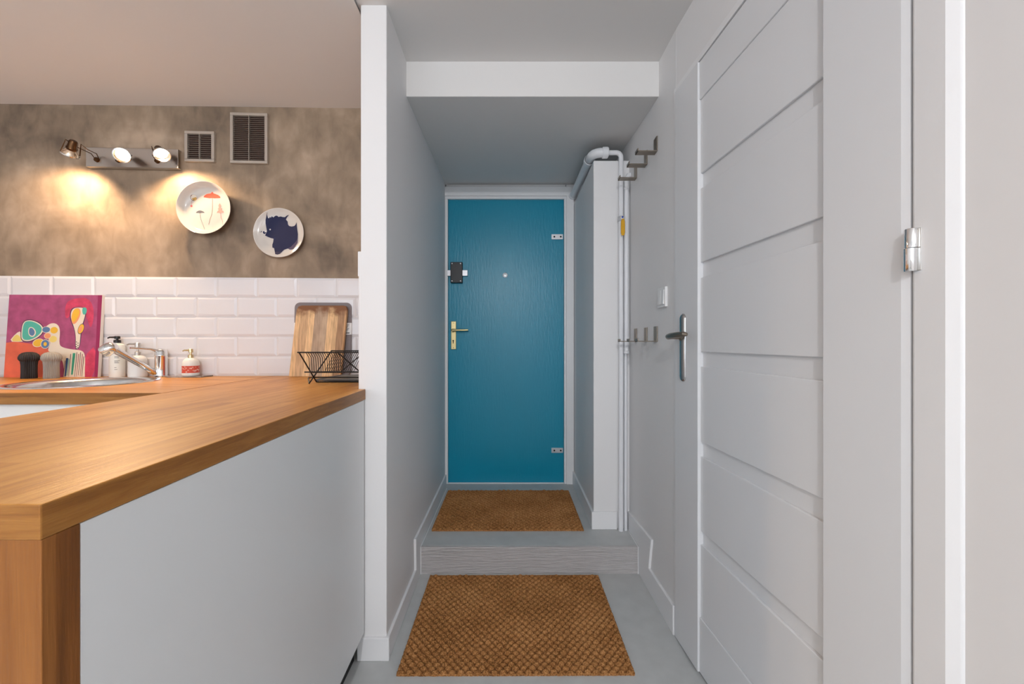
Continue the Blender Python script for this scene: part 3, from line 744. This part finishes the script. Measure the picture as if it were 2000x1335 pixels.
# wooden board
wx0, wx1 = (565-1000)/F*1.918, (664.5-1000)/F*1.918
t = thing('wooden_board', 'worn striped wooden cutting board leaning on the grey one', 'cutting board', ((wx0+wx1)/2, 1.916, ZT+0.0005), parented_abs=False)
t.rotation_euler = (-0.058, 0, KA*0.5)
ww = wx1-wx0
pts = [(-ww/2, 0), (ww/2, 0), (ww/2+0.024, 0.325), (ww/2+0.018, 0.340), (ww/2+0.008, 0.343), (-ww/2+0.052, 0.343), (-ww/2+0.036, 0.338), (-ww/2+0.027, 0.322)]
b = BM(); prism(b, pts, 0, 0.017, 'Y')
def board_mat():
    m = bpy.data.materials.new('worn_board_wood'); m.use_nodes = True; nt = m.node_tree; N = nt.nodes; L = nt.links
    bs = N['Principled BSDF']; bs.inputs['Roughness'].default_value = 0.6
    tc = N.new('ShaderNodeTexCoord'); sp = N.new('ShaderNodeSeparateXYZ'); L.new(tc.outputs['Object'], sp.inputs[0])
    sh = N.new('ShaderNodeMath'); sh.operation = 'MULTIPLY_ADD'; L.new(sp.outputs['Z'], sh.inputs[0]); sh.inputs[1].default_value = -0.075; L.new(sp.outputs['X'], sh.inputs[2])
    mr = N.new('ShaderNodeMapRange'); mr.inputs[1].default_value = -ww/2; mr.inputs[2].default_value = ww/2; L.new(sh.outputs[0], mr.inputs[0])
    r = N.new('ShaderNodeValToRGB'); r.color_ramp.interpolation = 'CONSTANT'; e = r.color_ramp.elements
    cols = [(0, (230, 192, 144)), (0.10, (208, 172, 132)), (0.26, (236, 200, 152)), (0.38, (182, 158, 134)), (0.52, (192, 168, 142)), (0.64, (234, 198, 150)), (0.76, (216, 180, 136)), (0.84, (170, 134, 100)), (0.97, (206, 164, 118))]
    e[0].position = 0; e[0].color = S(cols[0][1]); e[1].position = cols[1][0]; e[1].color = S(cols[1][1])
    for p, c in cols[2:]: x = e.new(p); x.color = S(c)
    L.new(mr.outputs[0], r.inputs[0])
    mp = N.new('ShaderNodeMapping'); mp.inputs['Scale'].default_value = (60, 60, 7); L.new(tc.outputs['Object'], mp.inputs[0])
    n = N.new('ShaderNodeTexNoise'); n.inputs['Scale'].default_value = 2; n.inputs['Detail'].default_value = 8; L.new(mp.outputs[0], n.inputs['Vector'])
    mx = N.new('ShaderNodeMixRGB'); mx.blend_type = 'MULTIPLY'; mx.inputs[0].default_value = 0.55
    g = N.new('ShaderNodeValToRGB'); g.color_ramp.elements[0].position = 0.3; g.color_ramp.elements[0].color = (.45, .38, .32, 1); g.color_ramp.elements[1].position = 0.62; g.color_ramp.elements[1].color = (1.15, 1.12, 1.1, 1)
    L.new(n.outputs['Fac'], g.inputs[0]); L.new(r.outputs[0], mx.inputs[1]); L.new(g.outputs[0], mx.inputs[2])
    # scorch and wear stain at the top
    n3 = N.new('ShaderNodeTexNoise'); n3.inputs['Scale'].default_value = 22; n3.inputs['Detail'].default_value = 6; L.new(tc.outputs['Object'], n3.inputs['Vector'])
    za = N.new('ShaderNodeMapRange'); za.inputs[1].default_value = 0.255; za.inputs[2].default_value = 0.36; L.new(sp.outputs['Z'], za.inputs[0])
    ad = N.new('ShaderNodeMath'); ad.operation = 'MULTIPLY_ADD'; L.new(n3.outputs['Fac'], ad.inputs[0]); ad.inputs[1].default_value = 1.2; L.new(za.outputs[0], ad.inputs[2])
    rr_ = N.new('ShaderNodeValToRGB'); rr_.color_ramp.elements[0].position = 0.95; rr_.color_ramp.elements[0].color = (0, 0, 0, 1); rr_.color_ramp.elements[1].position = 1.25; rr_.color_ramp.elements[1].color = (1, 1, 1, 1)
    rr_.color_ramp.elements[0].position = 0.68; rr_.color_ramp.elements[1].position = 0.92
    hf = N.new('ShaderNodeMath'); hf.operation = 'MULTIPLY'; hf.inputs[1].default_value = 0.72; L.new(ad.outputs[0], hf.inputs[0]); L.new(hf.outputs[0], rr_.inputs[0])
    mz = N.new('ShaderNodeMixRGB'); mz.inputs[2].default_value = S((124, 80, 46)); L.new(rr_.outputs[0], mz.inputs[0]); L.new(mx.outputs[0], mz.inputs[1])
    L.new(mz.outputs[0], bs.inputs['Base Color'])
    return m
o_ = obj('board', b, board_mat(), t, bevel=0.0015)

# ---------------------------------------------------------------- dish rack
t = thing('dish_rack', 'black folding wire dish rack at the end of the long worktop', 'dish rack', (-0.70, 1.62, ZT))
R_ = 0.0026
RX0, RX1 = -0.800, -0.560
nt_, ft_, zt_ = 1.50, 1.77, 1.081
b = BM()
tube(b, [(RX0-0.006, nt_, zt_), (RX1, nt_, zt_)], R_, 8); obj('top_rail', b, M_wire, t)
b = BM(); tube(b, [(RX0, ft_, zt_), (RX1, ft_, zt_)], R_, 8); obj('top_rail', b, M_wire, t)
for X in (RX0,):
    b = BM()
    tube(b, [(X, nt_, zt_), (X, 1.634, ZT+0.003)], R_, 8); tube(b, [(X, ft_, zt_), (X, 1.575, ZT+0.003)], R_, 8)
    obj('crossed_legs', b, M_wire, t)
b = BM(); tube(b, [(-0.655, nt_, zt_), (-0.652, 1.73, 0.985)], R_, 8); obj('brace', b, M_wire, t)
b = BM(); tube(b, [(-0.655, 1.775, 1.076), (-0.655, 1.555, 1.014)], R_, 8); obj('brace', b, M_wire, t)
b = BM(); tube(b, [(RX0, 1.575, ZT+0.003), (RX0-0.016, 1.60, ZT+0.022), (RX0-0.010, 1.625, ZT+0.022), (RX1, 1.625, ZT+0.022)], R_, 8)
tube(b, [(RX0, 1.634, ZT+0.003), (RX1, 1.634, ZT+0.003)], R_, 8); obj('foot_rail', b, M_wire, t)
for k in range(15):
    X = -0.778 + k*0.0086
    b = BM(); tube(b, [(X, nt_, zt_), (X, nt_+0.012, zt_-0.004), (X, 1.530, 1.060), (X, 1.536, 1.008), (X, 1.56, 1.000), (X, 1.66, 0.998), (X, 1.70, 1.03), (X, ft_, zt_)], 0.0013, 6)
    obj('tine', b, M_wire, t)
b = BM(); tube(b, [(RX0, 1.540, 1.004), (RX1, 1.540, 1.004)], R_, 8); tube(b, [(RX0, 1.66, 0.996), (RX1, 1.66, 0.996)], R_, 8)
for k in range(9):
    X = -0.655 + k*0.0105; tube(b, [(X, 1.54, 1.004), (X, 1.66, 0.996)], 0.0013, 6)
obj('basket_floor', b, M_wire, t)
b = BM()
tb = [(-0.812, 1.652), (-0.56, 1.652), (-0.56, 1.885), (-0.80, 1.865)]
prism(b, tb, ZT+0.006, ZT+0.0095); 
for i in range(4):
    a, c = tb[i], tb[(i+1) % 4]; tube(b, [(a[0], a[1], ZT+0.010), (c[0], c[1], ZT+0.010)], 0.0035, 8)
for x_, y_ in tb: tube(b, [(x_*0.99, y_, ZT+0.0005), (x_*0.99, y_, ZT+0.008)], 0.004, 8)
tr = obj('drip_tray', b, M_tray, t); tr['label'] = 'dark grey drip tray'

# ================================================================= WALL FIXTURES IN THE KITCHEN
def vent(name, u0, u1, v0, v1, nsl, lab, group='ventilation grilles'):
    P0 = kw(u0, v1, 0.014); P1 = kw(u1, v0, 0.014)
    w_ = (P1-P0).xy.length; h_ = P1.z-P0.z
    t = thing(name, lab, 'vent', (P0.x, yk(P0.x), P0.z), group, KA, parented_abs=False)
    fw = 0.0135; b = BM()
    for a, c, e, g in ((0, w_, 0, fw), (0, w_, h_-fw, h_), (0, fw, fw, h_-fw), (w_-fw, w_, fw, h_-fw)):
        box(b, a, c, -0.016, 0.001, e, g)
    obj('frame', b, M_ventf, t, bevel=0.002, smooth=0)
    b = BM(); box(b, fw*.9, w_-fw*.9, -0.002, 0.0005, fw*.9, h_-fw*.9); obj('backing', b, mat('vent_dark', S((70, 50, 42)), 0.8), t, smooth=0)
    for k in range(nsl):
        z = fw + (h_-2*fw)*(k+0.5)/nsl; b = BM(); hh = (h_-2*fw)/nsl*0.34
        v_ = [(-0.014, z-hh*0.1), (-0.0135, z+hh*0.25), (-0.005, z+hh*0.95), (-0.0055, z+hh*0.6)]
        prism(b, v_, fw*0.95, w_-fw*0.95, 'X'); obj('slat', b, M_ventf, t, smooth=0)
    b = BM(); box(b, w_/2-0.0009, w_/2+0.0009, -0.0155, -0.004, fw, h_-fw); obj('divider', b, M_ventf, t, smooth=0)
vent('air_vent', 360, 418, 256.5, 315, 12, 'small square louvred vent right of the wall spotlights')
vent('air_vent', 449, 522, 221, 318, 23, 'tall rectangular louvred vent near the ceiling')

# decorative plates
def plate(name, u, v, rad, off, prof, lab, mirror=1):
    P = kw(u, v, off); t = thing(name, lab, 'plate', P, 'decorative wall plates', KA, parented_abs=False)
    b = BM(); R = Matrix.Rotation(math.pi/2, 3, 'X')   # lathe z -> -y (towards the room)
    lathe(b, prof, (0, 0, 0), 72, R)
    obj('dish', b, M_porc, t, smooth=50)
    return t
def hgt(prof, r):
    for (r0, z0), (r1, z1) in zip(prof, prof[1:]):
        lo, hi = min(r0, r1), max(r0, r1)
        if lo <= r <= hi and r1 != r0: return z0+(z1-z0)*(r-r0)/(r1-r0)
    return prof[0][1]
# local art coordinates: x right, z up, metres from the centre; y follows the plate's face
def art(t, prof, shapes, mats, name='painted_motif'):
    b = BM()
    def V(x, z, l): return b.verts.new((x, -hgt(prof, math.hypot(x, z))-0.0006-0.00005*l, z))
    for l, (kind, pts, mi) in enumerate(shapes):
        if kind == 'poly':
            vs = [V(x, z, l) for x, z in pts]; es = [b.edges.new((vs[i], vs[(i+1) % len(vs)])) for i in range(len(vs))]
            r = bmesh.ops.triangle_fill(b, use_beauty=True, edges=es)
            for f in r['geom']:
                if isinstance(f, bmesh.types.BMFace): f.material_index = mi
        else:
            w_ = kind; L_, R2 = [], []
            for i, p in enumerate(pts):
                q0 = Vector(pts[max(i-1, 0)]); q1 = Vector(pts[min(i+1, len(pts)-1)]); d = (q1-q0).normalized(); nrm = Vector((-d.y, d.x))*w_
                L_.append(V(p[0]+nrm.x, p[1]+nrm.y, l)); R2.append(V(p[0]-nrm.x, p[1]-nrm.y, l))
            for i in range(len(pts)-1):
                f = b.faces.new((L_[i], L_[i+1], R2[i+1], R2[i])); f.material_index = mi
    bmesh.ops.recalc_face_normals(b, faces=b.faces)
    return obj(name, b, mats, t, smooth=0, recalc=False)
p1f = [(0, 0.0), (0.075, 0.0), (0.098, 0.002), (0.108, 0.008), (0.116, 0.020), (0.1225, 0.030), (0.1245, 0.0315)]
p1 = p1f + [(0.1255, 0.031), (0.1245, 0.028), (0.116, 0.014), (0.106, 0.001), (0.092, -0.004), (0.07, -0.006), (0.068, -0.013), (0.062, -0.013), (0.06, -0.006), (0, -0.006)]
t1 = plate('wall_plate', 406, 409, 0.125, 0.020, p1, 'white deep plate painted with thin red and grey mushrooms')
c1 = (478, 490); k1 = (P_ := kw(406, 409, 0.03)).y/F/7.143   # metres per crop pixel
def A1(pts): return [((x-c1[0])*k1, -(y-c1[1])*k1) for x, y in pts]
def circ(cx, cy, r, n=18): return [(cx+r*math.cos(2*math.pi*k/n), cy+r*math.sin(2*math.pi*k/n)) for k in range(n)]
sh = [('poly', A1([(420, 320), (432, 295), (462, 274), (500, 266), (522, 262), (540, 240), (556, 262), (585, 272), (620, 286), (645, 306), (650, 326), (600, 328), (570, 331), (535, 327), (500, 330), (460, 326)]), 0),
      (0.0007, A1([(540, 330), (541, 400), (540, 480), (532, 560), (505, 630), (490, 700)]), 1), 
      ('poly', A1([(314, 538), (330, 520), (352, 508), (372, 504), (400, 510), (425, 524), (433, 536), (400, 533), (372, 540), (345, 536)]), 2),
      (0.0006, A1([(372, 538), (376, 590), (392, 650), (420, 720), (438, 768)]), 2),
      ('poly', A1([(640, 398), (655, 430), (650, 460), (672, 470), (660, 500), (685, 505), (690, 530), (660, 530), (650, 545), (630, 530), (602, 536), (610, 510), (628, 498), (612, 478), (630, 465), (622, 430)]), 3),
      (0.0006, A1([(650, 540), (658, 600), (680, 650), (690, 700), (688, 740)]), 4),
      ('poly', A1(circ(290, 328, 44)), 1), ('poly', A1(circ(292, 326, 40)), 6), ('poly', A1(circ(298, 340, 30)), 5),
      ('poly', A1(circ(258, 445, 14)), 4), (0.0005, A1([(262, 372), (260, 400), (258, 430)]), 4)]
AM = [pmat('glaze_red', (226, 76, 52)), pmat('glaze_brown', (120, 90, 80)), pmat('glaze_grey', (100, 100, 108)), pmat('glaze_pink', (232, 150, 140)), pmat('glaze_rose', (200, 100, 100)), pmat('glaze_gold', (200, 160, 90)), pmat('glaze_cream', (226, 216, 200))]
art(t1, p1f, sh, AM)
p2f = [(0, 0.0), (0.07, 0.0), (0.095, 0.003), (0.108, 0.009), (0.116, 0.014), (0.1185, 0.0152)]
p2 = p2f + [(0.1195, 0.0148), (0.118, 0.012), (0.106, 0.004), (0.09, -0.003), (0.07, -0.005), (0.068, -0.012), (0.062, -0.012), (0.06, -0.005), (0, -0.005)]
t2 = plate('wall_plate', 547, 455.5, 0.119, 0.018, p2, 'white plate with a dark blue fish, lower of the two wall plates')
c2 = (1480, 828)
def A2(pts): return [((x-c2[0])*k1, -(y-c2[1])*k1) for x, y in pts]
body = [(1275, 860), (1300, 800), (1290, 740), (1284, 690), (1286, 640), (1300, 600), (1312, 560), (1316, 610), (1330, 622), (1345, 600), (1358, 612), (1370, 590), (1392, 606), (1410, 590), (1428, 580), (1448, 584), (1462, 598), (1490, 590), (1520, 598), (1550, 600), (1575, 580), (1612, 568), (1580, 600), (1562, 632),
        (1585, 660), (1590, 700), (1606, 722), (1640, 730), (1680, 722), (1700, 700), (1714, 670), (1716, 720), (1722, 780), (1730, 840), (1728, 900), (1700, 960), (1660, 1000), (1620, 1040), (1580, 1046), (1540, 1060), (1512, 1090), (1490, 1120), (1460, 1134), (1426, 1128), (1412, 1090), (1400, 1040), (1376, 1030), (1374, 990), (1386, 950), (1392, 905), (1350, 895), (1310, 880)]
fin = [(1592, 1040), (1640, 1010), (1680, 960), (1712, 920), (1730, 880), (1728, 960), (1700, 1010), (1672, 1050), (1640, 1060), (1612, 1056)]
sh = [('poly', A2([(1200, 815), (1225, 800), (1262, 785), (1300, 790), (1300, 850), (1270, 850), (1230, 832)]), 3), ('poly', A2([(1200, 815), (1220, 803), (1240, 800), (1228, 820)]), 0), ('poly', A2(circ(1268, 818, 22)), 0),
      ('poly', A2(body), 0), ('poly', A2([(1400, 900), (1480, 850), (1600, 800), (1700, 830), (1710, 900), (1640, 980), (1520, 1030), (1440, 1040), (1400, 980)]), 1), ('poly', A2(fin), 2),
      ('poly', A2(circ(1344, 776, 11)), 3), (0.0006, A2([(1316, 610), (1312, 570), (1322, 548)]), 0)]
art(t2, p2f, sh, [pmat('glaze_ink', (10, 20, 66)), pmat('glaze_cobalt', (14, 56, 124)), pmat('glaze_violet', (70, 60, 90)), pmat('glaze_white', (220, 216, 210))])

# ---------------------------------------------------------------- triple spotlight bar
Pb0 = kw(167, 325, 0.03); Pb1 = kw(347, 291, 0.03)
t = thing('spotlight_bar', 'chrome wall bar with three small lit spotlights', 'wall lamp', (Pb0.x, yk(Pb0.x), Pb0.z), None, KA, parented_abs=False)
bw = (Pb1-Pb0).xy.length; bh = Pb1.z-Pb0.z
b = BM(); box(b, 0, bw, -0.030, -0.027, 0, bh); box(b, 0.0, bw, -0.030, -0.008, bh-0.003, bh); box(b, 0.0, bw, -0.030, -0.008, 0, 0.003)
obj('chrome_bar', b, M_steel, t, bevel=0.0012, smooth=0)
b = BM(); box(b, 0.05, bw-0.05, -0.027, 0.0005, 0.012, bh-0.012); obj('wall_box', b, M_steel, t, smooth=0)
tl = Vector(t.location); Rz = Matrix.Rotation(-KA, 3, 'Z')
def loc_of(P): return Rz @ (Vector(P)-tl)
heads = []
def spot(face, d, arm_u, energy, fr=0.028, size=2.0, beam=None):
    """face = world centre of the glowing disc, d = direction it shines"""
    d = Vector(d).normalized(); dl = (Rz @ d); c = loc_of(face); R = aim(dl)
    b = BM(); lathe(b, [(0.030, 0.0), (0.0325, -0.001), (0.0325, 0.003), (0.030, 0.004), (0.0285, 0.002), (0.0285, -0.003)], c, 36, R)
    hd_ = obj('spot_ring', b, M_chrome, t)
    b = BM(); lathe(b, [(0, -0.0085), (0.012, -0.008), (0.0185, -0.007), (0.0185, -0.011), (0.0, -0.0112)], c, 36, R)
    obj('bulb', b, M_bulb, hd_)
    b = BM(); lathe(b, [(0.0285, 0.001), (0.0235, -0.004), (0.019, -0.0105), (0.014, -0.020), (0.0135, -0.024), (0.0165, -0.021), (0.0225, -0.0115), (0.0275, -0.004), (0.0293, 0.001), (0.0285, 0.001)], c, 36, R)
    obj('reflector', b, M_refl, hd_)
    b = BM(); lathe(b, [(0, -0.022), (0.0175, -0.022), (0.020, -0.030), (0.0165, -0.036), (0.0150, -0.060), (0.011, -0.066), (0, -0.066)], c, 24, R); 
    obj('lamp_holder', b, M_dark_metal, hd_)
    # twin wire arms from the ring back to the bar
    base = Vector((loc_of(kw(arm_u, 318, .03)).x, -0.030, bh*0.35))
    b = BM()
    a_, b_ = frame_of(dl)
    for s in (-1, 1):
        p0 = c + a_*0.030*s - dl*0.004; p1 = c + a_*0.024*s - dl*0.060; p2 = base + Vector((0.012*s, -0.016, 0.022)); p3 = base + Vector((0.008*s, 0.002, 0.0))
        tube(b, [p0, p0*0.5+p1*0.5, p1, p1*0.6+p2*0.4+Vector((0, 0, -0.006)), p2, p3], 0.0019, 8)
    lathe(b, [(0, 0), (0.012, 0), (0.010, 0.008), (0, 0.009)], base, 20, aim((0, -1, 0)))
    obj('wire_arm', b, M_dark_metal, hd_)
    lt = bpy.data.lights.new('spot_bulb_light', 'SPOT'); lt.energy = energy; lt.color = WARM; lt.spot_size = size; lt.spot_blend = 0.6; lt.shadow_soft_size = 0.018
    lo = bpy.data.objects.new('spot_bulb_light', lt); C.objects.link(lo); lo.location = Vector(face) + d*0.022
    bd = Vector(beam).normalized() if beam else d
    lo.rotation_euler = bd.to_track_quat('-Z', 'Y').to_euler()
    heads.append((face, d))
spot(kw(137, 301, 0.13), (-0.55, 0.28, -0.78), 190, 12.0, size=2.5, beam=(-0.35, 0.25, -0.85))
spot(kw(238, 303, 0.105), (0.50, -0.78, -0.46), 232, 46.0, size=2.3, beam=(0.1, -0.75, -0.6))
spot(kw(316, 302, 0.100), (0.62, -0.40, -0.66), 308, 13.0, size=2.6, beam=(0.12, 0.1, -0.95))

# ================================================================= HALL FITTINGS
def hook(y, z, lab, flip, group):
    """bent flat strip: plate on the wall, arm, short raised tip"""
    xw = 0.6245-(y-1.52)*0.0045
    t = thing('coat_hook', lab, 'hook', (xw, y, z), group, parented_abs=False)
    w2, th = 0.0195, 0.004
    b = BM(); box(b, -th-0.0005, -0.0005, -w2, w2, 0.0, 0.066); obj('wall_plate_strip', b, M_nickel, t, bevel=0.001, smooth=0)
    b = BM(); box(b, -0.086, -th, -w2, w2, 0.0, th); box(b, -0.086, -0.086+th, -w2, w2, 0.0, 0.014); obj('arm', b, M_nickel, t, bevel=0.001, smooth=0)
ys = [1.727, 1.853, 2.005]; w_ = ['nearest', 'middle', 'farthest']
for y, q in zip(ys, w_): hook(y, 1.936, 'flat steel coat hook high on the right wall, %s of three' % q, 1, 'upper row of coat hooks')
for y, q in zip(ys, w_): hook(y, 1.121, 'flat steel coat hook below the switch height, %s of three' % q, 1, 'lower row of coat hooks')
# light switch / thermostat
sy0, sy1 = 1.602, 1.686; sz0, sz1 = 1.262, 1.344
xw = 0.624
t = thing('wall_switch', 'square white double rocker switch beside the panelled door', 'switch', (xw, (sy0+sy1)/2, (sz0+sz1)/2))
b = BM(); box(b, xw-0.010, xw+0.001, sy0, sy1, sz0, sz1); obj('frame_plate', b, M_plastic, t, bevel=0.003, smooth=0)
for a, c in ((sy0+0.011, (sy0+sy1)/2-0.0008), ((sy0+sy1)/2+0.0008, sy1-0.011)):
    b = BM(); prism(b, [(xw-0.0145, sz0+0.012), (xw-0.0115, sz1-0.012), (xw-0.009, sz1-0.012), (xw-0.009, sz0+0.012)], a, c, 'Y'); obj('rocker', b, M_plastic, t, bevel=0.001, smooth=0)

# pipes
t = thing('heating_pipe', 'white painted pipe over the shaft and down the corner, with a yellow handled valve', 'pipe', (0.44, 2.1, 2.1))
def arc(c, r, a0, a1, ax, n=8):
    o = []
    for k in range(n+1):
        a = a0+(a1-a0)*k/n; p = {'XZ': (r*math.cos(a), 0, r*math.sin(a)), 'XY': (r*math.cos(a), r*math.sin(a), 0)}[ax]; o.append(Vector(c)+Vector(p))
    return o
b = BM()
pz = 2.112
px0 = 0.425
tube(b, [(px0-0.002, 2.775, pz+0.022), (px0, 2.17, pz+0.004)] + arc((px0+0.045, 2.14, pz), 0.045, math.pi, 1.5*math.pi, 'XY') + [(0.475, 2.095, pz)], 0.024, 20)
obj('thick_pipe', b, M_pipe, t)
b = BM()
lathe(b, [(0.026, -0.018), (0.029, -0.014), (0.029, 0.014), (0.026, 0.018)], (px0-0.001, 2.20, pz+0.004), 24, aim((0, 1, 0)))
obj('pipe_collar', b, M_pipe, t); b = BM()
lathe(b, [(0.026, -0.016), (0.029, -0.012), (0.029, 0.012), (0.0255, 0.016), (0.016, 0.018)], (0.488, 2.095, pz), 24, aim((1, 0, 0)))
obj('pipe_collar', b, M_pipe, t); b = BM()
lathe(b, [(0.024, -0.014), (0.0275, -0.012), (0.0275, 0.012), (0.024, 0.014)], (px0-0.002, 2.768, pz+0.0215), 20, aim((0, 1, 0)))
obj('pipe_collar', b, M_pipe, t)
b = BM(); xp = 0.5715
tube(b, [(0.48, 2.095, pz)] + arc((xp-0.025, 2.095, pz-0.025), 0.025, math.pi/2, 0, 'XZ') + [(xp, 2.095, 1.9), (xp-0.001, 2.095, 1.5), (xp+0.001, 2.095, 1.0), (xp, 2.095, 0.5), (xp, 2.095, ZP)], 0.0125, 16)
obj('riser_pipe', b, M_pipe, t)
# valve fitted on the riser pipe
vz = H-(426-667.5)/F*2.08
b = BM(); lathe(b, [(0, -0.001), (0.0135, 0), (0.0135, 0.012), (0.0105, 0.014), (0.0105, 0.018), (0, 0.019)], (xp, 2.084, vz), 6, aim((0, -1, 0)))
lathe(b, [(0.0125, -0.014), (0.0165, -0.013), (0.0165, 0.013), (0.0125, 0.014)], (xp, 2.095, vz), 6)
vb = obj('valve', b, M_zinc, t); vb['label'] = 'small valve with a yellow lever sleeve'
b = BM(); lathe(b, [(0, 0), (0.005, 0), (0.005, 0.002), (0, 0.002)], (xp, 2.066, vz+0.002), 14, aim((0, -1, 0))); obj('blue_cap', b, M_bluep, vb)
b = BM()
pts = [(0.006, 0.0), (0.0105, -0.012), (0.0115, -0.035), (0.0115, -0.07), (0.008, -0.086)]
poly_ = [(xp+r, vz-0.008+z) for r, z in pts] + [(xp+0.002-r, vz-0.008+z) for r, z in pts[::-1]]
prism(b, poly_, 2.058, 2.064, 'Y'); obj('valve_handle', b, M_yellow, vb, bevel=0.002)

t = thing('corner_pipe', 'second thinner white pipe in the corner behind the pipe with the yellow valve', 'pipe', (0.602, 2.097, ZP))
b = BM(); xq = 0.6005
tube(b, [(0.64, 2.1, 2.0), (0.612, 2.1, 1.996), (xq, 2.1, 1.975), (xq, 2.1, 1.06)], 0.0125, 14); tube(b, [(xq-0.003, 2.1, 1.06), (xq-0.003, 2.1, ZP)], 0.009, 14); obj('pipe_run', b, M_pipe, t)
for z in (1.925, 1.065):
    b = BM(); lathe(b, [(0.0125, -0.007), (0.0155, -0.005), (0.0155, 0.005), (0.0125, 0.007)], (xq, 2.1, z), 20)
    obj('pipe_collar', b, M_pipe, t)
# ================================================================= DOORMATS
def coir_mat():
    m = bpy.data.materials.new('woven_coir'); m.use_nodes = True; nt = m.node_tree; N = nt.nodes; L = nt.links
    bs = N['Principled BSDF']; bs.inputs['Roughness'].default_value = 0.9; bs.inputs['Specular IOR Level'].default_value = 0.15
    tc = N.new('ShaderNodeTexCoord')
    n = N.new('ShaderNodeTexNoise'); n.inputs['Scale'].default_value = 260; n.inputs['Detail'].default_value = 6; L.new(tc.outputs['Object'], n.inputs['Vector'])
    n2 = N.new('ShaderNodeTexNoise'); n2.inputs['Scale'].default_value = 5; n2.inputs['Detail'].default_value = 4; L.new(tc.outputs['Object'], n2.inputs['Vector'])
    ad = N.new('ShaderNodeMath'); ad.operation = 'MULTIPLY_ADD'; L.new(n2.outputs['Fac'], ad.inputs[0]); ad.inputs[1].default_value = 0.35; L.new(n.outputs['Fac'], ad.inputs[2])
    r = N.new('ShaderNodeValToRGB'); e = r.color_ramp.elements; e[0].position = 0.45; e[0].color = S((96, 60, 28)); e[1].position = 0.85; e[1].color = S((190, 140, 90)); x = e.new(0.64); x.color = S((152, 103, 58))
    L.new(ad.outputs[0], r.inputs[0]); L.new(r.outputs[0], bs.inputs['Base Color'])
    bp = N.new('ShaderNodeBump'); bp.inputs['Distance'].default_value = 0.0014; L.new(n.outputs['Fac'], bp.inputs['Height']); L.new(bp.outputs[0], bs.inputs['Normal'])
    return m
M_coir = coir_mat()
def doormat(w_, d_, z, loc, lab, rz=0, seed=1):
    """two-ply herringbone knots: rows of staggered bumps"""
    rs = random.Random(seed)
    cw, cd = 0.029, 0.0168; nx, ny = round(w_/cw), round(d_/cd); sx, sy = 8, 8
    cw, cd = w_/nx, d_/ny
    NX, NY = nx*sx, ny*sy; b = BM(); T = 0.017
    amp = [[rs.uniform(0.75, 1.15) for _ in range(nx+2)] for _ in range(ny+2)]
    g = []
    for j in range(NY+1):
        row = []; 
        for i in range(NX+1):
            x = i/sx; y = j/sy; jr = min(int(y), ny-1)
            xx = x + (0.5 if jr % 2 else 0); ii = int(xx)
            fx = xx-ii; fy = y-jr if y < ny else 1.0
            # arched knot: a rope loop bowed within its cell
            bow = 0.22*(1-(2*fx-1)**2)
            q = fy + bow - 0.12
            hx_ = math.sin(math.pi*fx)**0.55; hy2 = max(0.0, math.sin(math.pi*min(1, max(0, q))))**0.7
            h = T - 0.0155 + 0.0150*hx_*hy2*amp[jr][ii] + rs.uniform(-.0003, .0003)
            X = -w_/2 + w_*i/NX; Yy = -d_/2 + d_*j/NY
            if i in (0, NX): X += rs.uniform(-.0012, .0012)
            if j in (0, NY): Yy += rs.uniform(-.0010, .0010)
            if i in (0, NX) or j in (0, NY): h = T-0.008
            row.append(b.verts.new((X, Yy, h)))
        g.append(row)
    for j in range(NY):
        for i in range(NX): b.faces.new((g[j][i], g[j][i+1], g[j+1][i+1], g[j+1][i]))
    edge = [g[0][i] for i in range(NX+1)] + [g[j][NX] for j in range(1, NY+1)] + [g[NY][i] for i in range(NX-1, -1, -1)] + [g[j][0] for j in range(NY-1, 0, -1)]
    low = [b.verts.new((v.co.x, v.co.y, 0.0005)) for v in edge]
    for i in range(len(edge)): b.faces.new((edge[i], low[i], low[(i+1) % len(edge)], edge[(i+1) % len(edge)]))
    b.faces.new(low)
    o = obj('doormat', b, M_coir, smooth=80); o.location = loc; o.rotation_euler = (0, 0, rz)
    return tag(o, lab, 'doormat', 'coir doormats')
doormat(0.800, 0.566, 0, (0.0115, 1.622, 0.0), 'woven brown coir doormat on the lower floor before the step', 0.004, 1)
doormat(0.796, 0.552, 0, (-0.0235, 2.364, ZP), 'woven brown coir doormat on the raised floor before the blue door', 0.004, 2)

# ---------------------------------------------------------------- ceiling lamp behind the viewer
t = thing('ceiling_lamp', 'small bare bulb lamp on the ceiling behind the viewer', 'lamp', (-0.15, -1.65, CEIL))
b = BM(); lathe(b, [(0, 0), (0.05, 0), (0.05, -0.015), (0.03, -0.025), (0, -0.025)], (-0.15, -1.65, CEIL), 32); obj('ceiling_rose', b, M_trim, t)
b = BM(); lathe(b, [(0, -0.02), (0.018, -0.02), (0.02, -0.06), (0, -0.06)], (-0.15, -1.65, CEIL), 20); obj('socket', b, M_trim, t)
for o in bpy.data.objects:
    if '_abs' in o: del o['_abs']
